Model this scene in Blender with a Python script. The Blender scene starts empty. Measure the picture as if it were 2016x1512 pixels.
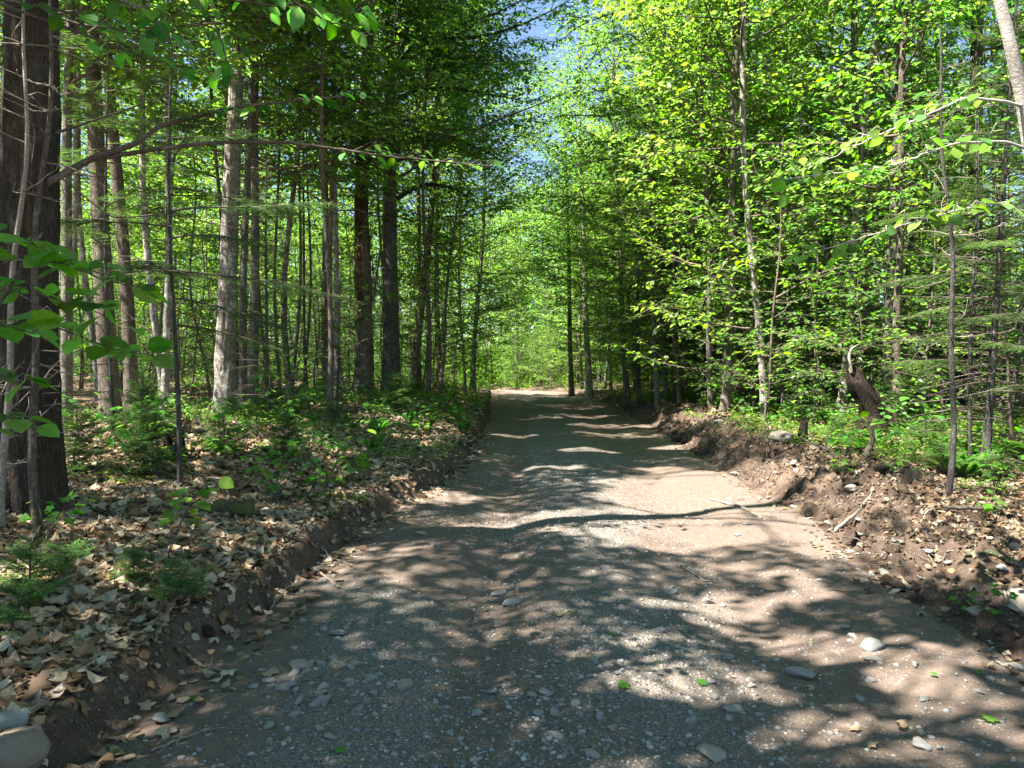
import bpy, math
import numpy as np
from mathutils import Vector
R = math.radians
C = bpy.context.scene.collection
sc = bpy.context.scene
rng = np.random.default_rng(7)

# ------------------------------------------------------------------ camera, sky, sun, exposure
CAM_Z, FPX, PITCH = 1.6, 1456.0, math.atan(41 / 1456)
cd = bpy.data.cameras.new('camera'); cam = bpy.data.objects.new('camera', cd); C.objects.link(cam)
cam.location = (0, 0, CAM_Z); cam.rotation_euler = (R(90) - PITCH, 0, 0)
cd.sensor_width = 36; cd.lens = 26; cd.clip_end = 2000; cd.clip_start = .05
sc.camera = cam
SUN_EL, SUN_AZ = R(60), R(-112)          # azimuth from +Y towards +X: sun to the left, a little behind the viewer
SUN = np.array([math.sin(SUN_AZ) * math.cos(SUN_EL), math.cos(SUN_AZ) * math.cos(SUN_EL), math.sin(SUN_EL)])
w = bpy.data.worlds.new('World'); sc.world = w; w.use_nodes = True
nt = w.node_tree; bg = nt.nodes['Background']
sky = nt.nodes.new('ShaderNodeTexSky'); sky.sky_type = 'NISHITA'; sky.sun_disc = False
sky.sun_elevation = SUN_EL; sky.sun_rotation = SUN_AZ
nt.links.new(sky.outputs[0], bg.inputs[0]); bg.inputs[1].default_value = 0.05; sky.air_density = 1.; sky.dust_density = 0.; sky.altitude = 700; sky.ozone_density = 1.6
sl = bpy.data.lights.new('sun', 'SUN'); so = bpy.data.objects.new('sun', sl); C.objects.link(so)
sl.energy = 5.0; sl.angle = R(.53); sl.color = (1, .93, .84)
so.rotation_euler = Vector(SUN).to_track_quat('Z', 'Y').to_euler()
sc.view_settings.view_transform = 'Standard'; sc.view_settings.look = 'None'
sc.view_settings.exposure = 2.6; sc.view_settings.gamma = 1
cy = sc.cycles
cy.max_bounces = 8; cy.diffuse_bounces = 5; cy.glossy_bounces = 2; cy.transmission_bounces = 5; cy.transparent_max_bounces = 4
cy.use_denoising = True; cy.sample_clamp_indirect = 6; cy.caustics_reflective = False; cy.caustics_refractive = False

# ------------------------------------------------------------------ small maths
def hash3(i, j, k, s):
    n = (i * 374761393 + j * 668265263 + k * 2147483647 + s * 144269) & 0x7fffffff
    n = ((n ^ (n >> 13)) * 1274126177) & 0x7fffffff
    n = ((n ^ (n >> 16)) * 1911520717) & 0x7fffffff
    return (n ^ (n >> 15)).astype(np.float64) / 0x7fffffff * 2 - 1
def vnoise(x, y, z=0.0, s=0):
    x, y, z = np.broadcast_arrays(np.asarray(x, float), np.asarray(y, float), np.asarray(z, float))
    i, j, k = [np.floor(a).astype(np.int64) for a in (x, y, z)]
    f, g, h = x - i, y - j, z - k
    f, g, h = [a * a * (3 - 2 * a) for a in (f, g, h)]
    def L(a, b, t): return a + (b - a) * t
    q = [[L(hash3(i, j + b, k + c, s), hash3(i + 1, j + b, k + c, s), f) for b in (0, 1)] for c in (0, 1)]
    return L(L(q[0][0], q[0][1], g), L(q[1][0], q[1][1], g), h)
def fbm(x, y, z=0.0, o=4, s=0):
    t, a = 0, 1.0
    for n in range(o):
        t = t + a * vnoise(np.asarray(x) * 2.03**n, np.asarray(y) * 2.03**n, np.asarray(z) * 2.03**n, s + 17 * n); a *= .5
    return t
def S(u):
    u = np.clip(u, 0, 1); return u * u * (3 - 2 * u)
def norm(v): return v / np.maximum(np.linalg.norm(v, axis=-1, keepdims=True), 1e-9)

# ------------------------------------------------------------------ lie of the land
LY = [-30, -8, 2.9, 4, 6.4, 8.2, 10.4, 14, 17, 27, 40, 46, 52, 60, 75, 100, 160]
LX = [-1.9, -1.9, -1.74, -1.62, -1.52, -1.22, -.92, -.66, -.62, -.75, -1.1, -2.6, -6.5, -15, -34, -66, -140]
RY = [-30, -8, 2.9, 4, 6.05, 8.2, 11.4, 15, 20, 27, 40, 46, 52, 60, 75, 100, 160]
RX = [2.3, 2.3, 2.35, 2.6, 2.8, 3.05, 3.1, 3.3, 3.5, 3.8, 3.2, 1.9, -1.6, -9, -27, -58, -130]
def Lx(y): return np.interp(y, LY, LX) + .07 * fbm(np.asarray(y) * 1.7, 3.3, o=3, s=5)
def Rx(y): return np.interp(y, RY, RX) + .09 * fbm(np.asarray(y) * 1.3, 8.3, o=3, s=9)
def hR(y): return np.interp(y, [0, 4, 5.5, 7.5, 12, 20, 32, 50], [.08, .11, .17, .28, .4, .32, .2, .14])
def ground(x, y):
    x = np.asarray(x, float); y = np.asarray(y, float)
    l, r = Lx(y), Rx(y)
    base = -.0012 * np.clip(y - 36, 0, 30)**2
    u = (x - l) / (r - l)
    inside = np.clip(u * (1 - u) * 4, 0, 1)
    # wheel tracks, bumps and washboard on the road
    rd = -.05 * np.exp(-((x + .16 - .03 * (y - 5)) / .26)**2) - .045 * np.exp(-((u - .72) / .1)**2) + .025 * np.exp(-((u - .5) / .13)**2)
    rd = rd + .022 * fbm(x * 1.1, y * .9, o=4, s=1) + .006 * fbm(x * 9, y * 9, o=3, s=2) + .03 * vnoise(x * .5, y * .8, s=4)
    tread = np.exp(-((x + .16 - .03 * (y - 5)) / .13)**4) * S((y - 3) / 1) * S((7.2 - y) / 1.5) * (.4 + .6 * (vnoise(x * 2, y * 1.6, s=88) > -.1))
    rd = rd + tread * (-.014 + .012 * np.sign(np.sin(y * 60 + 1.2 * np.sin(x * 30))))
    tl = np.maximum(l - x, 0); tr = np.maximum(x - r, 0)
    left = (.2 + .05 * vnoise(y * 1.1, 7.7, s=2)) * S((tl - .04 - .06 * vnoise(y * 3.1, 2.7, s=6)) / (.16 + .08 * vnoise(y * 2.2, 1.1, s=3))) + .24 * S((tl - .2) / 2.4) + .11 * fbm(x * .45, y * .45, o=3, s=21) * S(tl / 1.5) \
        + .011 * np.clip(y, 0, 45) * S((tl - .3) / 3) + .02 * fbm(x * 5, y * 5, o=3, s=22) * S(tl / .3) + .16 * np.exp(-((x + 4.2)**2 / 2.2 + (y - 10)**2 / 3))
    lump = np.abs(fbm(x * 2.1, y * 2.1, o=5, s=31)) + .4 * np.abs(fbm(x * 6, y * 6, o=3, s=32)) + .3 * fbm(x * 13, y * 13, o=3, s=37)
    right = hR(y) * S(tr / (.8 + .12 * vnoise(y * 1.3, 4.4, s=33))) + (.15 * lump - .07) * S(tr / .25) * S((2.3 - tr) / 1.0) \
        + .012 * np.clip(y, 0, 45) * S((tr - 1) / 4) + .1 * fbm(x * .5, y * .5, o=3, s=34) * S((tr - .8) / 2) + .015 * fbm(x * 8, y * 8, o=2, s=35) * S(tr / .3)
    edge = S(np.minimum(np.clip(u, 0, 1), np.clip(1 - u, 0, 1)) * 12)
    return base + rd * np.where((u > 0) & (u < 1), edge, 0) + np.where(u < 0, left, 0) + np.where(u > 1, right, 0)
def gz(x, y): return float(ground(np.array([x]), np.array([y]))[0])
def U(px, py, d):                       # the point at distance d seen in direction (px, py)
    u, v = (px - 1008) / FPX, (756 - py) / FPX
    k = math.cos(PITCH) + math.sin(PITCH) * v
    return np.array([u * d / k, d, CAM_Z + d * (-math.sin(PITCH) + math.cos(PITCH) * v) / k])
def G(px, py):                          # where that direction meets the ground
    ds = np.concatenate([np.arange(2, 15, .03), np.arange(15, 80, .2)])
    u, v = (px - 1008) / FPX, (756 - py) / FPX
    k = math.cos(PITCH) + math.sin(PITCH) * v
    X = u * ds / k; Z = CAM_Z + ds * (-math.sin(PITCH) + math.cos(PITCH) * v) / k
    h = ground(X, ds); b = np.nonzero(Z < h)[0]
    i = b[0] if len(b) else len(ds) - 1
    return np.array([X[i], ds[i], h[i]])

# ------------------------------------------------------------------ mesh helpers
class MB:
    def __init__(s): s.v = []; s.f = []; s.c = []; s.n = 0
    def add(s, v, f, c=None):
        v = np.asarray(v, float).reshape(-1, 3); f = np.asarray(f, int)
        if len(v) == 0: return
        s.v.append(v); s.f.append(f + s.n); s.n += len(v)
        s.c.append(np.tile([.5, .5, .5], (len(v), 1)) if c is None else np.broadcast_to(c, (len(v), 3)))
    def mesh(s, name, mat, smooth=True):
        me = bpy.data.meshes.new(name)
        if s.v:
            V = np.concatenate(s.v)
            me.vertices.add(len(V)); me.vertices.foreach_set('co', V.astype(np.float32).ravel())
            lv = np.concatenate([f.ravel() for f in s.f]); ln = np.concatenate([np.full(len(f), f.shape[1]) for f in s.f])
            me.loops.add(len(lv)); me.loops.foreach_set('vertex_index', lv.astype(np.int32))
            me.polygons.add(len(ln)); me.polygons.foreach_set('loop_start', np.concatenate([[0], np.cumsum(ln)[:-1]]).astype(np.int32))
            me.polygons.foreach_set('use_smooth', np.full(len(ln), smooth))
            a = me.attributes.new('tint', 'FLOAT_COLOR', 'POINT')
            col = np.concatenate(s.c); a.data.foreach_set('color', np.concatenate([col, np.ones((len(col), 1))], 1).astype(np.float32).ravel())
            me.update(calc_edges=True)
        me.materials.append(mat)
        return me
    def tube(s, P, r, k=6, c=None, cap=True):
        P = np.asarray(P, float); n = len(P); r = np.broadcast_to(r, n)
        T = norm(np.gradient(P, axis=0)); a = np.array([.31, .17, .93]) if abs(T[0][2]) < .8 else np.array([.95, .3, .05])
        A = norm(np.cross(T, a)); B = np.cross(T, A)
        th = np.linspace(0, 2 * np.pi, k, endpoint=False)
        V = P[:, None] + r[:, None, None] * (np.cos(th)[None, :, None] * A[:, None] + np.sin(th)[None, :, None] * B[:, None])
        i = np.arange(n - 1)[:, None] * k; j = np.arange(k)[None]; j2 = (j + 1) % k
        F = np.stack([i + j, i + j2, i + k + j2, i + k + j], -1).reshape(-1, 4)
        s.add(V, F, c)
        if cap and k > 3:
            s.add(np.concatenate([V[-1], P[-1:] + T[-1:] * r[-1] * .3]), np.stack([j[0], j2[0], np.full(k, k)], -1), c)
    def tubes(s, P, r, k=3, c=None):     # many short tubes at once: P (N, m, 3), r (N, m)
        N, m = P.shape[:2]
        if N == 0: return
        T = norm(P[:, -1] - P[:, 0]); a = np.array([.31, .77, .2])
        A = norm(np.cross(T, a)); B = np.cross(T, A); th = np.linspace(0, 2 * np.pi, k, endpoint=False)
        ring = np.cos(th)[None, :, None] * A[:, None] + np.sin(th)[None, :, None] * B[:, None]
        V = P[:, :, None] + r[:, :, None, None] * ring[:, None]
        i = np.arange(N)[:, None, None] * m * k + np.arange(m - 1)[None, :, None] * k; j = np.arange(k)[None, None]; j2 = (j + 1) % k
        F = np.stack([i + j, i + j2, i + k + j2, i + k + j], -1).reshape(-1, 4)
        s.add(V, F, c)
    def leaves(s, pos, ax, nrm, size, col, tpl):
        T, F = tpl; N = len(pos)
        if N == 0: return
        Y = norm(ax); X = norm(np.cross(Y, nrm)); Z = np.cross(X, Y)
        size = np.asarray(size).reshape(-1, 1, 1)
        V = pos[:, None] + size * (T[None, :, 0:1] * X[:, None] + T[None, :, 1:2] * Y[:, None] + T[None, :, 2:3] * Z[:, None])
        FF = (F[None] + (np.arange(N) * len(T))[:, None, None]).reshape(-1, F.shape[1])
        s.add(V, FF, np.repeat(col, len(T), axis=0))

KITE = (np.array([[0, 0, 0], [-.3, .45, .07], [0, 1, -.12], [.3, .45, .07]]), np.array([[0, 2, 1], [0, 3, 2]]))
def ovate(wd=.32, cup=.08, bend=.18):
    ys = [0, .22, .5, .78, 1]; ws = [0, .8, 1, .62, 0]; V = []; F = []
    for y, q in zip(ys, ws): V += [[-q * wd, y, cup * q - bend * y * y], [0, y, -bend * y * y], [q * wd, y, cup * q - bend * y * y]]
    for i in range(4):
        a = i * 3; F += [[a, a + 1, a + 4, a + 3], [a + 1, a + 2, a + 5, a + 4]]
    return np.array(V), np.array(F)
OVATE = ovate()
ROUND = ovate(.42, .07, .12)
def lobed(bend=.15, cup=.05, seed=0, depth=.45):
    r_ = np.random.default_rng(seed); V = [[0, .42, .03]]
    ang = np.linspace(-.5 * np.pi, 1.5 * np.pi, 21)[:-1]
    for i, a in enumerate(ang):
        lob = max(math.cos(2.5 * (a - math.pi / 2)), -1); rad = .5 * (1 - depth * .5 + depth * .5 * math.cos(5 * (a - math.pi / 2))) * (1.12 if math.sin(a) > 0 else .9)
        if i == 0: rad = .42
        x, y = rad * math.cos(a) * 1.15, .42 + rad * math.sin(a) * 1.1
        V.append([x, y, cup * abs(x) * 3 - bend * y * y - bend * x * x * 2 + r_.normal() * .02])
    F = [[0, i, i % 20 + 1] for i in range(1, 21)]
    return np.array(V), np.array(F)
MAPLE = lobed()
def curled(seed, lob=False):
    r_ = np.random.default_rng(seed); cx, cyv = r_.normal() * 1.1, r_.normal() * .9
    if lob: V, F = lobed(0, 0, seed, .42)
    else:
        V, F = ovate(.28 + r_.random() * .12, 0, 0)
        F = np.concatenate([F[:, :3], F[:, [0, 2, 3]]])
    V = V.copy(); V[:, 1] -= .5
    V[:, 2] = cx * V[:, 0]**2 + cyv * V[:, 1]**2 + .4 * r_.normal() * V[:, 0] * V[:, 1] + r_.normal(size=len(V)) * .025
    return V, F
DEAD = [curled(i, i % 4 == 0) for i in range(12)]

# ------------------------------------------------------------------ materials
def mat(name): 
    m = bpy.data.materials.new(name); m.use_nodes = True; t = m.node_tree; t.nodes.remove(t.nodes['Principled BSDF']); return m, t
def nd(t, typ, **kw):
    n = t.nodes.new(typ)
    for k, v in kw.items():
        if k in n.inputs.keys() and not hasattr(n, k): n.inputs[k].default_value = v
        else: setattr(n, k, v)
    return n
def ln(t, a, b): t.links.new(a, b)
def mixc(t, fac, a, b, blend='MIX'):
    n = t.nodes.new('ShaderNodeMix'); n.data_type = 'RGBA'; n.blend_type = blend
    for sock, v in ((n.inputs[0], fac), (n.inputs[6], a), (n.inputs[7], b)):
        if isinstance(v, (tuple, list)): sock.default_value = (*v, 1)
        elif isinstance(v, (int, float)): sock.default_value = v
        else: ln(t, v, sock)
    return n.outputs[2]
def ramp(t, src, lo, hi, a=0., b=1.):
    n = nd(t, 'ShaderNodeMapRange'); n.inputs[1].default_value = lo; n.inputs[2].default_value = hi; n.inputs[3].default_value = a; n.inputs[4].default_value = b
    ln(t, src, n.inputs[0]); return n.outputs[0]
def coords(t, scale=(1, 1, 1)):
    tc = t.nodes.new('ShaderNodeTexCoord'); mp = t.nodes.new('ShaderNodeMapping'); mp.inputs['Scale'].default_value = scale
    ln(t, tc.outputs['Object'], mp.inputs[0]); return mp.outputs[0]
def noise(t, co, sc_, det=6, rough=.6, out='Fac'):
    n = t.nodes.new('ShaderNodeTexNoise'); n.inputs['Scale'].default_value = sc_; n.inputs['Detail'].default_value = det; n.inputs['Roughness'].default_value = rough
    ln(t, co, n.inputs['Vector']); return n.outputs[out]
def voro(t, co, sc_, feature='F1', out='Distance'):
    n = t.nodes.new('ShaderNodeTexVoronoi'); n.inputs['Scale'].default_value = sc_; n.feature = feature; ln(t, co, n.inputs['Vector']); return n.outputs[out]
def bump(t, h, strength, dist):
    b = t.nodes.new('ShaderNodeBump'); b.inputs['Strength'].default_value = strength; b.inputs['Distance'].default_value = dist; ln(t, h, b.inputs['Height']); return b.outputs[0]
def finish(t, col, rough=.9, nrm=None, spec=.3):
    p = t.nodes.new('ShaderNodeBsdfPrincipled'); o = t.nodes['Material Output']
    if isinstance(col, tuple): p.inputs['Base Color'].default_value = (*col, 1)
    else: ln(t, col, p.inputs['Base Color'])
    if isinstance(rough, float): p.inputs['Roughness'].default_value = rough
    else: ln(t, rough, p.inputs['Roughness'])
    p.inputs['Specular IOR Level'].default_value = spec
    if nrm is not None: ln(t, nrm, p.inputs['Normal'])
    ln(t, p.outputs[0], o.inputs[0]); return p
def tint(t):
    a = t.nodes.new('ShaderNodeAttribute'); a.attribute_name = 'tint'; return a.outputs['Color']

def leaf_mat(name, refl, trans, fac=.5, rough=.42, spec=.45):
    m, t = mat(name); tc = tint(t); sep = t.nodes.new('ShaderNodeSeparateColor'); ln(t, tc, sep.inputs[0])
    oi = t.nodes.new('ShaderNodeObjectInfo')
    inner = ramp(t, noise(t, coords(t), 38, 3, .6), .3, .7, .82, 1.14)
    def vary(c):
        h = t.nodes.new('ShaderNodeHueSaturation'); h.inputs['Color'].default_value = (*c, 1)
        a = ramp(t, sep.outputs[0], 0, 1, .475, .525); b = ramp(t, oi.outputs['Random'], 0, 1, -.014, .014)
        ad = nd(t, 'ShaderNodeMath', operation='ADD'); ln(t, a, ad.inputs[0]); ln(t, b, ad.inputs[1]); ln(t, ad.outputs[0], h.inputs['Hue'])
        vm = nd(t, 'ShaderNodeMath', operation='MULTIPLY'); ln(t, ramp(t, sep.outputs[1], 0, 1, .45, 1.55), vm.inputs[0]); ln(t, inner, vm.inputs[1]); ln(t, vm.outputs[0], h.inputs['Value']); ln(t, ramp(t, sep.outputs[2], 0, 1, .8, 1.1), h.inputs['Saturation'])
        return h.outputs[0]
    p = t.nodes.new('ShaderNodeBsdfPrincipled'); ln(t, vary(refl), p.inputs['Base Color']); p.inputs['Roughness'].default_value = rough; p.inputs['Specular IOR Level'].default_value = spec
    tr = t.nodes.new('ShaderNodeBsdfTranslucent'); ln(t, vary(trans), tr.inputs[0])
    mx = t.nodes.new('ShaderNodeMixShader'); mx.inputs[0].default_value = fac; ln(t, p.outputs[0], mx.inputs[1]); ln(t, tr.outputs[0], mx.inputs[2]); ln(t, mx.outputs[0], t.nodes['Material Output'].inputs[0])
    return m
M = {}
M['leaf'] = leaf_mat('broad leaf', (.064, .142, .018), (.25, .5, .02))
M['leaf_dark'] = leaf_mat('shade toned leaf', (.046, .115, .02), (.16, .4, .02))  # darker copy of broad leaf: shade in the colour over the road, variation elsewhere
M['leaf_near'] = leaf_mat('young leaf', (.065, .18, .025), (.19, .46, .025), .5, .6, .15)
M['needle'] = leaf_mat('needle', (.04, .1, .024), (.08, .19, .022), .3, .5, .3)
M['needle_new'] = leaf_mat('new needle', (.075, .19, .025), (.15, .36, .02), .3, .5, .3)
M['pine'] = leaf_mat('pine needle', (.07, .12, .06), (.1, .2, .08), .3, .45, .4)

def bark(name, dark, light, patch, sv=(1, 1, .3), fine=26., pamt=.35, bstr=.8, moss=0.):
    m, t = mat(name); co1 = coords(t); wn = noise(t, co1, 7, 4, .6, 'Color')
    mp = t.nodes.new('ShaderNodeMapping'); mp.inputs['Scale'].default_value = sv; vs = nd(t, 'ShaderNodeVectorMath', operation='SCALE'); vs.inputs['Scale'].default_value = .1; ln(t, wn, vs.inputs[0])
    va = nd(t, 'ShaderNodeVectorMath', operation='ADD'); ln(t, co1, va.inputs[0]); ln(t, vs.outputs[0], va.inputs[1]); ln(t, va.outputs[0], mp.inputs[0]); co = mp.outputs[0]
    n1 = noise(t, co, fine, 8, .75); v = voro(t, co, fine * .9, 'DISTANCE_TO_EDGE'); v2 = voro(t, co, fine * 2.3, 'DISTANCE_TO_EDGE')
    f = nd(t, 'ShaderNodeMath', operation='MULTIPLY'); ln(t, ramp(t, n1, .3, .7, .15, 1.), f.inputs[0]); ln(t, ramp(t, v, 0, .16, .12, 1.), f.inputs[1])
    f2 = nd(t, 'ShaderNodeMath', operation='MULTIPLY'); ln(t, f.outputs[0], f2.inputs[0]); ln(t, ramp(t, v2, 0, .1, .6, 1.), f2.inputs[1])
    col = mixc(t, f2.outputs[0], dark, light)
    pn = noise(t, co1, 5.5, 8, .72); pv = nd(t, 'ShaderNodeMath', operation='MULTIPLY'); ln(t, ramp(t, pn, .53, .57, 0, pamt), pv.inputs[0]); ln(t, ramp(t, n1, .3, .55, .4, 1.), pv.inputs[1])
    col = mixc(t, pv.outputs[0], col, patch)
    col = mixc(t, ramp(t, noise(t, co1, 2.3, 6, .65), .45, .62, .0, .6), col, dark)
    lich = ramp(t, noise(t, co1, 11, 6, .7), .62, .66, 0, .45 if light[0] > .2 else .15); col = mixc(t, lich, col, (.3, .33, .25))
    if moss: col = mixc(t, ramp(t, noise(t, co1, 3.3, 6, .75), .48, .56, 0, moss), col, (.05, .068, .016))
    finish(t, col, .93, bump(t, f2.outputs[0], bstr, .03), .2); return m
M['bark_grey'] = bark('grey bark', (.075, .066, .056), (.32, .29, .255), (.46, .45, .4))
M['bark_pale'] = bark('pale bark', (.1, .085, .072), (.5, .46, .42), (.68, .66, .61), pamt=.7, fine=22)
M['bark_brown'] = bark('brown bark', (.06, .047, .036), (.26, .21, .165), (.34, .31, .27), fine=30)
M['bark_dark'] = bark('dark furrowed bark', (.03, .024, .018), (.15, .115, .085), (.13, .12, .1), (1, 1, .12), 26, .25, 1.)
M['bark_slate'] = bark('slate grey ridged bark', (.055, .05, .045), (.21, .195, .18), (.27, .26, .24), (1, 1, .1), 30, .25, 1.)
M['bark_moss'] = bark('mossy bark', (.07, .055, .04), (.4, .35, .3), (.6, .57, .52), fine=24, pamt=.6, moss=.85)
M['birch'] = bark('smooth pale bark', (.3, .27, .24), (.5, .47, .43), (.2, .18, .16), (1, 1, 2.5), 18, .3, .25)
M['twig'] = bark('twig bark', (.06, .045, .035), (.2, .16, .13), (.3, .27, .23), fine=60, bstr=.3)
M['deadwood'] = bark('bleached dead wood', (.16, .13, .1), (.42, .37, .31), (.5, .46, .4), (1, 1, 1), 40, .4, .4)
M['rot'] = bark('rotten wood', (.014, .011, .009), (.07, .05, .037), (.11, .06, .037), (1, 1, .08), 30, .5, 1.)

def soil_mat(name, road):
    m, t = mat(name); co = coords(t)
    n1 = noise(t, co, 1.6, 8, .65); n2 = noise(t, co, 14, 8, .7); n3 = noise(t, co, 90, 5, .7)
    brown = mixc(t, n2, (.072, .054, .042), (.21, .16, .128)); grey = mixc(t, n2, (.078, .067, .054), (.215, .186, .154))
    gv = ramp(t, tint(t), .15, .6) if road else None
    col = mixc(t, gv, brown, grey) if road else mixc(t, ramp(t, n1, .35, .65), (.045, .03, .021), mixc(t, n2, (.06, .042, .031), (.185, .132, .1)))
    # pebbles pressed into the surface, three sizes, each with a tone of its own
    h = None
    for scl, thr, amt in ((22, .24, .5), (48, .3, .6), (105, .36, .75)):
        warp = nd(t, 'ShaderNodeVectorMath', operation='ADD'); nz = noise(t, co, scl * .5, 2, .5, 'Color')
        ln(t, co, warp.inputs[0]); s_ = nd(t, 'ShaderNodeVectorMath', operation='SCALE'); ln(t, nz, s_.inputs[0]); s_.inputs['Scale'].default_value = .35 / scl; ln(t, s_.outputs[0], warp.inputs[1])
        vd = t.nodes.new('ShaderNodeTexVoronoi'); vd.inputs['Scale'].default_value = scl; ln(t, warp.outputs[0], vd.inputs['Vector'])
        sp = t.nodes.new('ShaderNodeSeparateColor'); ln(t, vd.outputs['Color'], sp.inputs[0])
        keep = ramp(t, noise(t, co, 2.1 + scl * .02, 4, .6), .38, .62, -.25, .25)
        if road:
            kp = nd(t, 'ShaderNodeMath', operation='MULTIPLY_ADD'); ln(t, gv, kp.inputs[0]); kp.inputs[1].default_value = .75; kp2 = nd(t, 'ShaderNodeMath', operation='ADD'); ln(t, keep, kp2.inputs[0]); kp2.inputs[1].default_value = -.52; ln(t, kp2.outputs[0], kp.inputs[2]); keep = kp.outputs[0]
        else: keep = ramp(t, noise(t, co, 2.1, 4, .6), .4, .62, -.7, -.25)
        ad = nd(t, 'ShaderNodeMath', operation='ADD'); ln(t, sp.outputs[0], ad.inputs[0]); ln(t, keep, ad.inputs[1])
        on = ramp(t, ad.outputs[0], 1 - amt, 1 - amt + .02); rad = ramp(t, vd.outputs['Distance'], thr, thr + .1, 1, 0)
        msk = nd(t, 'ShaderNodeMath', operation='MULTIPLY'); ln(t, on, msk.inputs[0]); ln(t, rad, msk.inputs[1])
        tone = mixc(t, sp.outputs[1], (.1, .1, .095), (.36, .35, .33)); tone = tone if road else mixc(t, .6, tone, (.1, .075, .055)); tone = mixc(t, ramp(t, sp.outputs[2], .6, 1, 0, .5), tone, (.36, .27, .2))
        col = mixc(t, msk.outputs[0], col, tone)
        dome = nd(t, 'ShaderNodeMath', operation='MULTIPLY'); ln(t, msk.outputs[0], dome.inputs[0]); ln(t, ramp(t, vd.outputs['Distance'], 0, thr + .1, 1.2 / scl, .3 / scl), dome.inputs[1])
        if h is None: h = dome.outputs[0]
        else:
            a2 = nd(t, 'ShaderNodeMath', operation='ADD'); ln(t, h, a2.inputs[0]); ln(t, dome.outputs[0], a2.inputs[1]); h = a2.outputs[0]
    hn = nd(t, 'ShaderNodeMath', operation='MULTIPLY_ADD'); ln(t, n3, hn.inputs[0]); hn.inputs[1].default_value = .008; ln(t, h, hn.inputs[2])
    hn2 = nd(t, 'ShaderNodeMath', operation='MULTIPLY_ADD'); ln(t, n2, hn2.inputs[0]); hn2.inputs[1].default_value = .03; ln(t, hn.outputs[0], hn2.inputs[2])
    finish(t, col, .95, bump(t, hn2.outputs[0], .9, .8), .15); return m
M['road'] = soil_mat('road dirt and gravel', True)
M['soil'] = soil_mat('raw soil', False)
def floor_mat():
    m, t = mat('leaf mould'); co = coords(t); v = t.nodes.new('ShaderNodeTexVoronoi'); v.inputs['Scale'].default_value = 11; ln(t, co, v.inputs['Vector'])
    sp = t.nodes.new('ShaderNodeSeparateColor'); ln(t, v.outputs['Color'], sp.inputs[0])
    col = mixc(t, sp.outputs[0], (.06, .04, .027), (.3, .22, .15)); col = mixc(t, ramp(t, noise(t, co, 1.2, 6), .4, .65, 0, .8), col, (.075, .05, .034))
    col = mixc(t, ramp(t, noise(t, co, .7, 6, .7), .52, .62, 0, .5), col, (.06, .085, .02))
    finish(t, col, .95, bump(t, noise(t, co, 20, 6, .7), 1., .05), .1); return m
M['floor'] = floor_mat()
def litter_mat():
    m, t = mat('dead leaves'); col = mixc(t, ramp(t, noise(t, coords(t), 60, 4), .3, .7, 0, .35), tint(t), (.12, .075, .045))
    p = t.nodes.new('ShaderNodeBsdfPrincipled'); ln(t, col, p.inputs['Base Color']); p.inputs['Roughness'].default_value = .7; p.inputs['Specular IOR Level'].default_value = .25
    tr = t.nodes.new('ShaderNodeBsdfTranslucent'); ln(t, col, tr.inputs[0]); mx = t.nodes.new('ShaderNodeMixShader'); mx.inputs[0].default_value = .25
    ln(t, p.outputs[0], mx.inputs[1]); ln(t, tr.outputs[0], mx.inputs[2]); ln(t, mx.outputs[0], t.nodes['Material Output'].inputs[0]); return m
M['litter'] = litter_mat()
def stone_mat():
    m, t = mat('field stone'); co = coords(t); oi = t.nodes.new('ShaderNodeObjectInfo')
    a = mixc(t, noise(t, co, 9, 8, .7), (.12, .12, .11), (.36, .355, .325)); b = mixc(t, noise(t, co, 9, 8, .7), (.17, .145, .115), (.4, .355, .29))
    col = mixc(t, ramp(t, oi.outputs['Random'], .55, .8), a, b)
    col = mixc(t, ramp(t, noise(t, co, 30, 4, .6), .6, .75, 0, .6), col, (.1, .08, .06))
    finish(t, col, .85, bump(t, noise(t, co, 24, 8, .7), .5, .02), .25); return m
M['stone'] = stone_mat()
M['stone_brown'] = M['stone'].copy(); [setattr(n.inputs[6], 'default_value', (.13, .1, .075, 1)) or setattr(n.inputs[7], 'default_value', (.3, .235, .18, 1)) for n in M['stone_brown'].node_tree.nodes if n.type == 'MIX' and not n.inputs[6].is_linked and not n.inputs[7].is_linked]
def grav_mat():
    m, t = mat('loose gravel'); col = mixc(t, ramp(t, noise(t, coords(t), 150, 3), .3, .7, 0, .3), tint(t), (.1, .09, .08)); finish(t, col, .85, None, .25); return m
M['gravel'] = grav_mat()
def moss_mat():
    m, t = mat('mossy wood'); co = coords(t); col = mixc(t, ramp(t, noise(t, co, 12, 6), .4, .6), (.07, .05, .035), (.08, .1, .025)); finish(t, col, .95, bump(t, noise(t, co, 60, 4), .8, .02)); return m
M['moss'] = moss_mat()

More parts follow.
